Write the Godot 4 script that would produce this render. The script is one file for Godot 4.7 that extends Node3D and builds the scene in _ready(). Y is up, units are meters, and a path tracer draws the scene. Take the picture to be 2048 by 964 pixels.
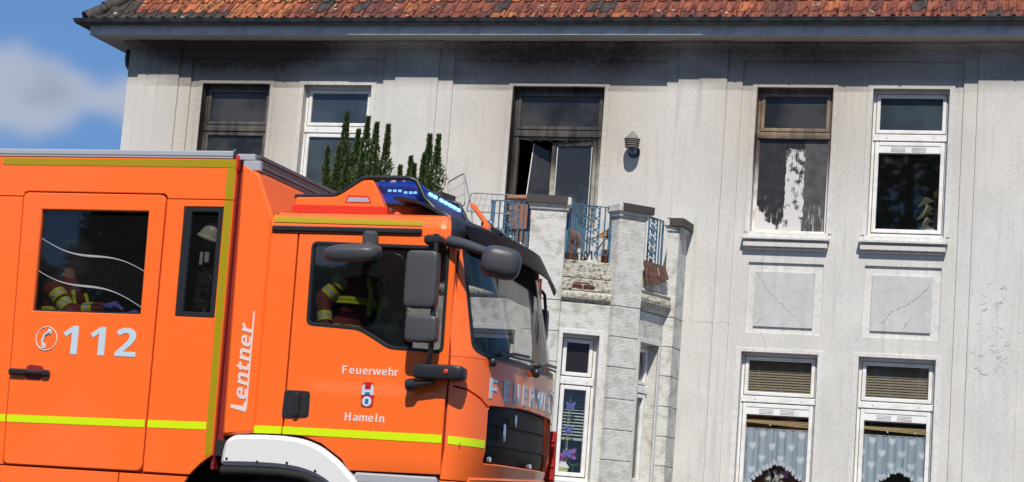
extends Node3D
# A red and orange fire engine passes a stuccoed town house after a fire. Units are metres, y is up,
# the facade lies on z = 0 and the street runs along x in front of it.

var M := {}
var rng := RandomNumberGenerator.new()
var house: Node3D
const BAY_X := -7.97


# ---------------------------------------------------------------- geometry collector
class G:
	var v := PackedVector3Array()
	var n := PackedVector3Array()
	var u := PackedVector2Array()
	var c := PackedColorArray()
	var X := Transform3D()
	var tint := Color.WHITE
	var tinted := false

	func put(a: Vector3, b: Vector3, d: Vector3, na: Vector3, nb: Vector3, nd: Vector3, ua := Vector2.ZERO, ub := Vector2.ZERO, ud := Vector2.ZERO) -> void:
		a = X * a
		b = X * b
		d = X * d
		na = (X.basis * na).normalized()
		nb = (X.basis * nb).normalized()
		nd = (X.basis * nd).normalized()
		if (b - a).cross(d - a).dot(na + nb + nd) > 0.0:
			v.append_array([a, d, b])
			n.append_array([na, nd, nb])
			u.append_array([ua, ud, ub])
		else:
			v.append_array([a, b, d])
			n.append_array([na, nb, nd])
			u.append_array([ua, ub, ud])
		if tinted:
			c.append_array([tint, tint, tint])

	func tri(a: Vector3, b: Vector3, d: Vector3) -> void:  # counter-clockwise seen from outside
		var w := (b - a).cross(d - a)
		if w.length_squared() < 1e-16:
			return
		w = w.normalized()
		put(a, b, d, w, w, w)

	func quad(a: Vector3, b: Vector3, d: Vector3, e: Vector3) -> void:
		tri(a, b, d)
		tri(a, d, e)

	func box(lo: Vector3, hi: Vector3, bev := 0.0) -> void:
		var ctr := (lo + hi) * 0.5
		var h := (hi - lo) * 0.5
		var b := minf(bev, minf(h.x, minf(h.y, h.z)) * 0.9)
		var ax: Array[Vector3] = [Vector3.RIGHT, Vector3.UP, Vector3.BACK]
		for i in 3:
			var j := (i + 1) % 3
			var k := (i + 2) % 3
			for s in [-1.0, 1.0]:
				var o: Vector3 = ctr + ax[i] * (h[i] * s)
				var p: Vector3 = ax[j] * (h[j] - b)
				var q: Vector3 = ax[k] * (h[k] - b)
				if s > 0:
					quad(o - p - q, o + p - q, o + p + q, o - p + q)
				else:
					quad(o - p - q, o - p + q, o + p + q, o + p - q)
		if b <= 0.0:
			return
		for i in 3:
			var j := (i + 1) % 3
			var k := (i + 2) % 3
			for sj in [-1.0, 1.0]:
				for sk in [-1.0, 1.0]:
					var e: Vector3 = ax[i] * (h[i] - b)
					var p1: Vector3 = ctr + ax[j] * (h[j] * sj) + ax[k] * ((h[k] - b) * sk)
					var p2: Vector3 = ctr + ax[j] * ((h[j] - b) * sj) + ax[k] * (h[k] * sk)
					if sj * sk > 0:
						quad(p1 - e, p1 + e, p2 + e, p2 - e)
					else:
						quad(p1 - e, p2 - e, p2 + e, p1 + e)
		for sx in [-1.0, 1.0]:
			for sy in [-1.0, 1.0]:
				for sz in [-1.0, 1.0]:
					var a := ctr + Vector3(h.x * sx, (h.y - b) * sy, (h.z - b) * sz)
					var d := ctr + Vector3((h.x - b) * sx, h.y * sy, (h.z - b) * sz)
					var e := ctr + Vector3((h.x - b) * sx, (h.y - b) * sy, h.z * sz)
					if sx * sy * sz > 0:
						tri(a, d, e)
					else:
						tri(a, e, d)

	func tube(pts: Array, r: float, sides := 6, r_end := -1.0) -> void:
		var up := Vector3.UP
		var rings := []
		var cnt := pts.size()
		for i in cnt:
			var t: Vector3 = (pts[mini(i + 1, cnt - 1)] - pts[maxi(i - 1, 0)]).normalized()
			if absf(t.dot(up)) > 0.95:
				up = Vector3.RIGHT if absf(t.x) < 0.8 else Vector3.BACK
			var s := t.cross(up).normalized()
			up = s.cross(t).normalized()
			var rr := r if r_end < 0.0 else lerpf(r, r_end, float(i) / (cnt - 1))
			var ring := []
			for k in sides:
				var a := TAU * k / sides
				var w := s * cos(a) + up * sin(a)
				ring.append([pts[i] + w * rr, w])
			rings.append(ring)
		for i in cnt - 1:
			for k in sides:
				var a = rings[i][k]
				var b = rings[i][(k + 1) % sides]
				var d = rings[i + 1][(k + 1) % sides]
				var e = rings[i + 1][k]
				put(a[0], b[0], d[0], a[1], b[1], d[1])
				put(a[0], d[0], e[0], a[1], d[1], e[1])
		for end in [0, cnt - 1]:
			var out: Vector3 = (pts[0] - pts[1]).normalized() if end == 0 else (pts[cnt - 1] - pts[cnt - 2]).normalized()
			for k in sides:
				put(pts[end], rings[end][k][0], rings[end][(k + 1) % sides][0], out, out, out)

	func lathe(prof: Array, at: Vector3, sides := 16, axis := Basis()) -> void:  # (radius, height) pairs
		var keep := X
		X = X * Transform3D(axis, at)
		for i in prof.size() - 1:
			var p: Vector2 = prof[i]
			var q: Vector2 = prof[i + 1]
			var dl := (q - p).normalized()
			for k in sides:
				var a := TAU * k / sides
				var b := TAU * (k + 1) / sides
				var ca := Vector3(cos(a), 0, sin(a))
				var cb := Vector3(cos(b), 0, sin(b))
				var na := ca * dl.y - Vector3.UP * dl.x
				var nb := cb * dl.y - Vector3.UP * dl.x
				var y0 := Vector3.UP * p.y
				var y1 := Vector3.UP * q.y
				if p.x > 1e-5:
					put(ca * p.x + y0, cb * p.x + y0, cb * q.x + y1, na, nb, nb)
				if q.x > 1e-5:
					put(ca * p.x + y0, cb * q.x + y1, ca * q.x + y1, na, nb, na)
		X = keep

	func blob(ctr: Vector3, half: Vector3, e := 2.0, nu := 16, nv := 10) -> void:  # superellipsoid
		var f := func(x: float) -> float: return signf(x) * pow(absf(x), 2.0 / e)
		var g := func(x: float) -> float: return signf(x) * pow(absf(x), 2.0 - 2.0 / e)
		var pt := func(i: int, j: int) -> Array:
			var a := TAU * (i % nu) / nu
			var b := -PI / 2 + PI * j / nv
			var p := Vector3(f.call(cos(b)) * f.call(cos(a)), f.call(sin(b)), f.call(cos(b)) * f.call(sin(a)))
			var w := Vector3(g.call(cos(b)) * g.call(cos(a)) / half.x, g.call(sin(b)) / half.y, g.call(cos(b)) * g.call(sin(a)) / half.z)
			return [ctr + p * half, w.normalized()]
		for j in nv:
			for i in nu:
				var a = pt.call(i, j)
				var b = pt.call(i + 1, j)
				var d = pt.call(i + 1, j + 1)
				var h = pt.call(i, j + 1)
				if j > 0:
					put(a[0], b[0], d[0], a[1], b[1], d[1])
				if j < nv - 1:
					put(a[0], d[0], h[0], a[1], d[1], h[1])

	# A moulding: profile of (outward, y) pairs swept along a path in plan; outward is to the right of the walk.
	func sweep(path: Array, prof: Array, caps := true) -> void:
		var cnt := path.size()
		var side: Array[Vector2] = []
		for i in cnt:
			var d0: Vector2 = ((path[i] - path[i - 1]) if i > 0 else (path[1] - path[0])).normalized()
			var d1: Vector2 = ((path[i + 1] - path[i]) if i < cnt - 1 else (path[i] - path[i - 1])).normalized()
			var n0 := Vector2(-d0.y, d0.x)
			var n1 := Vector2(-d1.y, d1.x)
			var m := (n0 + n1)
			side.append(m / maxf(0.35, m.dot(n0)))
		var at := func(i: int, k: int) -> Vector3:
			var q: Vector2 = path[i] + side[i] * prof[k].x
			return Vector3(q.x, prof[k].y, q.y)
		for i in cnt - 1:
			for k in prof.size() - 1:
				quad(at.call(i, k), at.call(i + 1, k), at.call(i + 1, k + 1), at.call(i, k + 1))
		if caps:
			var poly := PackedVector2Array(prof)
			var ids := Geometry2D.triangulate_polygon(poly)
			for t in range(0, ids.size(), 3):
				for end in [0, cnt - 1]:
					var d: Vector2 = (path[0] - path[1]) if end == 0 else (path[cnt - 1] - path[cnt - 2])
					var w := Vector3(d.x, 0, d.y).normalized()
					put(at.call(end, ids[t]), at.call(end, ids[t + 1]), at.call(end, ids[t + 2]), w, w, w)

	static func resample(loop: PackedVector2Array, step: float) -> PackedVector2Array:
		var out := PackedVector2Array()
		for i in loop.size():
			var a := loop[i]
			var b := loop[(i + 1) % loop.size()]
			var k := maxi(1, int(ceil(a.distance_to(b) / step)))
			for j in k:
				out.append(a.lerp(b, float(j) / k))
		return out

	static func inset(loop: PackedVector2Array, d: float) -> PackedVector2Array:  # moves every corner inwards (loop runs counter-clockwise)
		var out := PackedVector2Array()
		var c := loop.size()
		for i in c:
			var d0 := (loop[i] - loop[(i + c - 1) % c]).normalized()
			var d1 := (loop[(i + 1) % c] - loop[i]).normalized()
			var n0 := Vector2(-d0.y, d0.x)
			var n1 := Vector2(-d1.y, d1.x)
			var m := n0 + n1
			out.append(loop[i] + m / maxf(0.5, m.dot(n0)) * d)
		return out

	static func ccw(loop: PackedVector2Array) -> PackedVector2Array:
		if Geometry2D.is_polygon_clockwise(loop):
			loop.reverse()
		return loop

	# A sheet with holes cut in its own (a, b) plane and laid on the surface f(a, b); thick goes inwards.
	func sheet(outline: PackedVector2Array, holes: Array, f: Callable, step: float, thick: float, bev := 0.0) -> void:
		outline = resample(ccw(outline), step)
		var loops := [outline]
		for h in holes:
			var l := resample(ccw(h), step)
			l.reverse()
			loops.append(l)
		var inner := []
		for l in loops:
			inner.append(inset(l, bev) if bev > 0.0 else l)
		var pts := PackedVector2Array()
		for l in inner:
			pts.append_array(l)
		var lo := outline[0]
		var hi := outline[0]
		for p in outline:
			lo = lo.min(p)
			hi = hi.max(p)
		var gx := int((hi.x - lo.x) / step)
		var gy := int((hi.y - lo.y) / step)
		if gx * gy < 6000 and thick >= 0.0 and f.get_method() != "flat":
			for i in range(1, gx + 1):
				for j in range(1, gy + 1):
					var p := lo + Vector2((i + 0.31 * (j % 2)) * (hi.x - lo.x) / (gx + 1), j * (hi.y - lo.y) / (gy + 1))
					if inside(p, inner) and clear(p, pts, step * 0.45):
						pts.append(p)
		var ids := Geometry2D.triangulate_delaunay(pts)
		var pos := []
		var nor := []
		for p in pts:
			pos.append(f.call(p))
			nor.append(normal_of(f, p))
		for t in range(0, ids.size(), 3):
			var i := ids[t]
			var j := ids[t + 1]
			var k := ids[t + 2]
			if not inside((pts[i] + pts[j] + pts[k]) / 3.0, inner):
				continue
			if absf((pts[j] - pts[i]).cross(pts[k] - pts[i])) < 1e-9:
				continue
			put(pos[i], pos[j], pos[k], nor[i], nor[j], nor[k], pts[i], pts[j], pts[k])
			if thick > 0.0:
				put(pos[i] - nor[i] * thick, pos[k] - nor[k] * thick, pos[j] - nor[j] * thick, -nor[i], -nor[k], -nor[j])
		for li in loops.size():
			var l: PackedVector2Array = loops[li]
			var m: PackedVector2Array = inner[li]
			for i in l.size():
				var i2 := (i + 1) % l.size()
				var a: Vector3 = f.call(l[i])
				var b: Vector3 = f.call(l[i2])
				var na: Vector3 = normal_of(f, l[i])
				var nb: Vector3 = normal_of(f, l[i2])
				if bev > 0.0:
					var ma: Vector3 = f.call(m[i])
					var mb: Vector3 = f.call(m[i2])
					quad(ma, a - na * bev, b - nb * bev, mb)
				if thick > bev:
					quad(a - na * bev, a - na * thick, b - nb * thick, b - nb * bev)

	static func inside(p: Vector2, loops: Array) -> bool:
		if not Geometry2D.is_point_in_polygon(p, loops[0]):
			return false
		for i in range(1, loops.size()):
			if Geometry2D.is_point_in_polygon(p, loops[i]):
				return false
		return true

	static func clear(p: Vector2, pts: PackedVector2Array, d: float) -> bool:
		for q in pts:
			if p.distance_squared_to(q) < d * d:
				return false
		return true

	static func normal_of(f: Callable, p: Vector2) -> Vector3:
		var e := 0.004
		var a: Vector3 = f.call(p + Vector2(e, 0)) - f.call(p - Vector2(e, 0))
		var b: Vector3 = f.call(p + Vector2(0, e)) - f.call(p - Vector2(0, e))
		return a.cross(b).normalized()

	func mesh() -> ArrayMesh:
		var arr := []
		arr.resize(Mesh.ARRAY_MAX)
		arr[Mesh.ARRAY_VERTEX] = v
		arr[Mesh.ARRAY_NORMAL] = n
		arr[Mesh.ARRAY_TEX_UV] = u
		var w := PackedVector2Array()
		w.resize(v.size())
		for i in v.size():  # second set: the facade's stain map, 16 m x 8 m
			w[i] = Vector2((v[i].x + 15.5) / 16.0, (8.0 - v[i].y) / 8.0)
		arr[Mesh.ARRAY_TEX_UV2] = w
		if tinted:
			arr[Mesh.ARRAY_COLOR] = c
		var m := ArrayMesh.new()
		m.add_surface_from_arrays(Mesh.PRIMITIVE_TRIANGLES, arr)
		return m


# ---------------------------------------------------------------- scene tree helpers
func part(parent: Node3D, called: String, g: G, m: Material) -> MeshInstance3D:
	var o := MeshInstance3D.new()
	o.name = called
	o.mesh = g.mesh()
	o.material_override = m
	parent.add_child(o, true)
	if parent == house:
		o.position = -house.position
	return o


func shared(parent: Node3D, called: String, mesh: Mesh, m: Material, t := Transform3D()) -> MeshInstance3D:
	var o := MeshInstance3D.new()
	o.name = called
	o.mesh = mesh
	o.material_override = m
	o.transform = t
	parent.add_child(o, true)
	return o


func tag(o: Node, label: String, category: String, group := "") -> void:
	o.set_meta("label", label)
	o.set_meta("category", category)
	if group:
		o.set_meta("group", group)


func thing(called: String, at: Vector3, label: String, category: String, group := "") -> Node3D:
	var o := Node3D.new()
	o.name = called
	add_child(o, true)
	o.position = at
	tag(o, label, category, group)
	return o


func structure(called: String, g: G, m: Material) -> MeshInstance3D:
	var o := part(self, called, g, m)
	o.set_meta("kind", "structure")
	return o


func flat(p: Vector2) -> Vector3:
	return Vector3(p.x, p.y, 0)


func poly(a: Array) -> PackedVector2Array:
	var out := PackedVector2Array()
	for p in a:
		out.append(Vector2(p[0], p[1]))
	return out


func rect(x0: float, y0: float, x1: float, y1: float) -> PackedVector2Array:
	return PackedVector2Array([Vector2(x0, y0), Vector2(x1, y0), Vector2(x1, y1), Vector2(x0, y1)])


# rounds every corner of a counter-clockwise loop
func rounded(loop: PackedVector2Array, r: float, k := 4) -> PackedVector2Array:
	var out := PackedVector2Array()
	var c := loop.size()
	for i in c:
		var p := loop[i]
		var a := (loop[(i + c - 1) % c] - p)
		var b := (loop[(i + 1) % c] - p)
		var d := minf(r, minf(a.length(), b.length()) * 0.45)
		var s := p + a.normalized() * d
		var e := p + b.normalized() * d
		for j in k + 1:
			var t := float(j) / k
			out.append(s.lerp(p, t).lerp(p.lerp(e, t), t))
	return out


# ---------------------------------------------------------------- materials
func lin(r: float, g: float, b: float, a := 1.0) -> Color:
	var c := Color(r, g, b).linear_to_srgb()
	c.a = a
	return c


func mat(called: String, col: Color, rough := 0.6, metal := 0.0, spec := 0.5) -> StandardMaterial3D:
	var m := StandardMaterial3D.new()
	m.resource_name = called
	m.albedo_color = col
	m.roughness = rough
	m.metallic = metal
	m.metallic_specular = spec
	M[called] = m
	return m


func glass(called: String, col: Color, alpha: float, spec := 0.7) -> StandardMaterial3D:
	var m := mat(called, Color(col, alpha), 0.02, 0.0, spec)
	m.transparency = BaseMaterial3D.TRANSPARENCY_ALPHA
	return m


func noise_tex(sd: int, freq: float, cols: Array, stops: Array, size := 256, octaves := 4, kind := FastNoiseLite.TYPE_SIMPLEX_SMOOTH) -> NoiseTexture2D:
	var nz := FastNoiseLite.new()
	nz.seed = sd
	nz.noise_type = kind
	nz.frequency = freq
	nz.fractal_octaves = octaves
	var t := NoiseTexture2D.new()
	t.noise = nz
	t.width = size
	t.height = size
	t.seamless = true
	var gr := Gradient.new()
	gr.offsets = PackedFloat32Array(stops)
	var cc := PackedColorArray()
	for c in cols:
		cc.append(c)
	gr.colors = cc
	t.color_ramp = gr
	return t


func grained(m: StandardMaterial3D, tex: Texture2D, scale: float) -> void:
	m.albedo_texture = tex
	m.uv1_triplanar = true
	m.uv1_world_triplanar = true
	m.uv1_scale = Vector3.ONE * scale


func relief(m: StandardMaterial3D, tex: Texture2D, cm: float, scale: float) -> void:
	m.heightmap_enabled = true
	m.heightmap_texture = tex
	m.heightmap_scale = cm
	m.uv1_triplanar = true
	m.uv1_world_triplanar = true
	m.uv1_scale = Vector3.ONE * scale


func greys(a: float, b: float) -> Array:
	return [Color(a, a, a), Color(b, b, b)]


func _ready() -> void:
	# ---- camera: low on the far kerb, tilted up and rolled a little, looking left along the facade
	var cam := Camera3D.new()
	cam.name = "camera"
	add_child(cam)
	cam.position = Vector3(0, 0.85, 27.0)
	cam.rotation_order = EULER_ORDER_YXZ
	cam.rotation = Vector3(deg_to_rad(7.923), deg_to_rad(16.928), deg_to_rad(4.274))
	cam.fov = rad_to_deg(2.0 * atan(482.0 / 3900.26))
	cam.near = 0.1
	cam.far = 400.0
	cam.current = true
	# ---- sky, sun, exposure
	var we := WorldEnvironment.new()
	we.name = "environment"
	var env := Environment.new()
	env.background_mode = Environment.BG_SKY
	var sky := Sky.new()
	sky.sky_material = make_sky()
	env.sky = sky
	env.background_energy_multiplier = 0.95
	env.tonemap_mode = Environment.TONE_MAPPER_LINEAR
	env.tonemap_exposure = 1.0
	env.sdfgi_enabled = true
	env.ssao_enabled = true
	env.ssil_enabled = true
	we.environment = env
	add_child(we)
	var sun := DirectionalLight3D.new()
	sun.name = "sun"
	sun.light_energy = 1.55
	sun.light_color = Color(1.0, 0.975, 0.935)
	sun.light_angular_distance = 0.5
	sun.shadow_enabled = true
	add_child(sun)
	sun.look_at_from_position(Vector3(0.22, 1.22, 1.0) * 10.0, Vector3.ZERO)
	make_materials()
	# ---- the place, largest first
	build_ground()
	build_house()
	build_window_contents()
	build_bay_window_contents()
	build_balcony_things()
	build_yews()
	build_trees()
	build_engine()
	build_people()
	build_stowage()


# ---------------------------------------------------------------- sky: blue air with loose fair-weather clouds
func make_sky() -> PanoramaSkyMaterial:
	var w := 1024
	var h := 512
	var im := Image.create(w, h, false, Image.FORMAT_RGBF)
	var nz := FastNoiseLite.new()
	nz.seed = 21
	nz.noise_type = FastNoiseLite.TYPE_SIMPLEX_SMOOTH
	nz.frequency = 1.0
	nz.fractal_octaves = 6
	nz.fractal_gain = 0.62
	for j in h:
		var el := PI * (0.5 - (j + 0.5) / h)
		var y := sin(el)
		var air := Color(0.20, 0.40, 0.74).lerp(Color(0.07, 0.19, 0.50), clampf(pow(maxf(y, 0.0), 0.55), 0, 1))
		if y < 0.0:
			air = Color(0.16, 0.16, 0.155)
		for i in w:
			var az := TAU * (i + 0.5) / w
			var col := air
			if y > -0.02:
				var d := Vector3(sin(az) * cos(el), y * 2.3, -cos(az) * cos(el))
				var c := nz.get_noise_3dv(d * 5.5 + Vector3(CLOUD_SHIFT, 0.31, 0.7))
				var k := smoothstep(0.04, 0.30, c) * 0.88
				var body := Color(0.50, 0.54, 0.64).lerp(Color(0.36, 0.40, 0.50), smoothstep(0.25, 0.6, c))
				col = air.lerp(body, k)
			im.set_pixel(i, j, col)
	var m := PanoramaSkyMaterial.new()
	m.panorama = ImageTexture.create_from_image(im)
	return m


const CLOUD_SHIFT := 15.75


# ---------------------------------------------------------------- stain map of the facade (soot, deepened eave shade, runs, cracks, flaking), 16 m x 8 m
func stain_map() -> ImageTexture:
	var w := 1792
	var h := 896
	var s := 112.0
	var nz := FastNoiseLite.new()
	nz.seed = 5
	nz.frequency = 1.0
	nz.fractal_octaves = 4
	var fine := FastNoiseLite.new()
	fine.seed = 9
	fine.frequency = 1.0
	fine.fractal_octaves = 2
	# burnt openings: left, right, head, strength of the plume
	var burnt := [[-13.4, -12.28, 7.09, 0.88], [-8.36, -6.98, 7.08, 0.70], [-4.73, -3.66, 7.1, 0.62], [-3.1, -2.05, 7.1, 0.3]]
	var data := PackedByteArray()
	data.resize(w * h * 3)
	for j in h:
		var y := 8.0 - (j + 0.5) / s
		for i in w:
			var x := -15.5 + (i + 0.5) / s
			var a := nz.get_noise_2d(x * 0.9, y * 0.9)
			var b := fine.get_noise_2d(x * 9.0, y * 9.0)
			var run := fine.get_noise_2d(x * 7.0 + 50.0, y * 0.5)
			var v := 0.93 + 0.09 * a + 0.03 * b - 0.22 * maxf(0.0, run - 0.12) * (0.6 + a)
			var r := v
			var g := v * 0.995
			var bl := v * 0.98
			var soot := 0.0
			var tan_ := 0.0
			for o in burnt:
				var dx := maxf(0.0, maxf(o[0] - x, x - o[1]))
				if dx < 2.6 and y > 4.6:
					var up: float = y - o[2]
					if up > -0.05:
						var k: float = o[3] * exp(-pow(dx / (0.75 + 1.7 * maxf(up, 0.0)), 2.0)) * (0.66 + 0.7 * smoothstep(0.0, 0.5, up))
						soot = maxf(soot, k * (0.95 + 0.16 * a + 0.10 * b))
					var low := smoothstep(5.0, 6.9, y) * (1.0 if up < 0.3 else 0.0)
					soot = maxf(soot, o[3] * 0.42 * exp(-dx / 0.14) * low * (0.9 + 0.3 * b))
					tan_ = maxf(tan_, o[3] * exp(-pow(dx / 0.85, 2.0)) * smoothstep(4.9, 6.4, y))
			if y > 7.0:  # under the eaves: soot film, laid on thicker to deepen the eave shade
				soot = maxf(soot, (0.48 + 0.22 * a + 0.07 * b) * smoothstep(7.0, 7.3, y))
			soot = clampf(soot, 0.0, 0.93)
			tan_ = clampf(tan_ * 0.85 * (1.0 + 0.5 * a), 0.0, 0.8)
			r *= lerpf(1.0, 0.86, tan_)
			g *= lerpf(1.0, 0.78, tan_)
			bl *= lerpf(1.0, 0.68, tan_)
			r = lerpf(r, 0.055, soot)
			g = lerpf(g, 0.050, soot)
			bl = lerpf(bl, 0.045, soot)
			# soot and scorching on the frames inside the burnt openings
			var f := Color(0, 0, 0, 0)
			if x > -13.415 and x < -12.27 and y < 7.10 and y > 4.9:
				f = Color(0.11, 0.095, 0.08) * (1.0 + 0.6 * a + 0.5 * run)
				if x > -12.36:
					f = Color(0.2, 0.18, 0.15)
				f.a = 1.0
			elif x > -8.375 and x < -6.97 and y < 7.095 and y > 4.2:
				f = Color(0.085, 0.075, 0.065) * (1.0 + 0.5 * a + 0.8 * run)
				if x > -7.12:
					f = f.lerp(Color(0.55, 0.52, 0.47), smoothstep(6.3, 5.7, y) * 0.8)
				elif x > -7.8 and x < -7.6:
					f = f.lerp(Color(0.6, 0.55, 0.48), smoothstep(6.1, 5.55, y))
				f.a = 1.0
			elif x > -4.74 and x < -3.65 and y < 7.11 and y > 4.96:
				f = Color(0.28, 0.21, 0.145).lerp(Color(0.15, 0.11, 0.085), smoothstep(6.5, 6.38, y)) * (1.0 + 0.4 * a + 0.4 * run)
				f = f.lerp(Color(0.93, 0.91, 0.88), smoothstep(6.3, 5.4, y))
				f.a = 1.0
			if f.a > 0.5:
				r = f.r
				g = f.g
				bl = f.b
			var at := (j * w + i) * 3
			data[at] = int(clampf(pow(clampf(r, 0, 1), 0.4545) * 255.0, 0, 255))
			data[at + 1] = int(clampf(pow(clampf(g, 0, 1), 0.4545) * 255.0, 0, 255))
			data[at + 2] = int(clampf(pow(clampf(bl, 0, 1), 0.4545) * 255.0, 0, 255))
	var im := Image.create_from_data(w, h, false, Image.FORMAT_RGB8, data)
	# cracks
	var cr := RandomNumberGenerator.new()
	cr.seed = 77
	for c in [[-4.6, 4.45, -3.95, 3.78, 0.74], [-2.22, 4.33, -2.85, 3.75, 0.60], [-4.52, 4.78, -4.6, 4.46, 0.74], [-4.5, 3.6, -4.45, 3.36, 0.76], [-5.6, 3.72, -4.9, 3.66, 0.78], [-1.2, 4.25, -1.35, 4.0, 0.72], [-4.58, 3.72, -4.46, 3.88, 0.74], [-2.52, 3.74, -2.48, 3.84, 0.6]]:
		var p := Vector2((c[0] + 15.5) * s, (8.0 - c[1]) * s)
		var q := Vector2((c[2] + 15.5) * s, (8.0 - c[3]) * s)
		var steps := int(p.distance_to(q))
		var off := 0.0
		var side := (q - p).orthogonal().normalized()
		for k in steps:
			off = clampf(off + (cr.randf_range(-1.6, 1.6) if cr.randf() < 0.45 else 0.0), -9.0, 9.0)
			var z := p.lerp(q, float(k) / steps) + side * off
			if cr.randf() < 0.2:
				continue
			im.set_pixel(int(z.x), int(z.y), Color(c[4], c[4] * 0.98, c[4] * 0.96))
			if cr.randf() < 0.12:
				im.set_pixel(int(z.x) + 1, int(z.y), Color(c[4] + 0.15, c[4] + 0.15, c[4] + 0.14))
	# flaking paint on the pilaster at the far end: pale patches with a dark lower lip
	for k in 46:
		var ctr := Vector2(cr.randf_range(-1.55, -1.02), cr.randf_range(3.15, 4.4))
		var n := cr.randi_range(3, 12)
		var d := Vector2(cr.randf_range(-1, 1), cr.randf_range(-0.4, 0.4)).normalized()
		var z := Vector2((ctr.x + 15.5) * s, (8.0 - ctr.y) * s)
		for t in n:
			z += d + Vector2(cr.randf_range(-0.6, 0.6), cr.randf_range(-0.8, 0.8))
			im.set_pixel(int(z.x), int(z.y), Color(0.74, 0.74, 0.73))
			im.set_pixel(int(z.x), int(z.y) - 1, Color(0.96, 0.96, 0.95))
			if k % 3 == 0:
				im.set_pixel(int(z.x), int(z.y) + 1, Color(0.7, 0.7, 0.7))
	return ImageTexture.create_from_image(im)


func stained(m: StandardMaterial3D, tex: Texture2D) -> void:
	m.detail_enabled = true
	m.detail_blend_mode = BaseMaterial3D.BLEND_MODE_MUL
	m.detail_albedo = tex
	m.detail_uv_layer = BaseMaterial3D.DETAIL_UV_2


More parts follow.
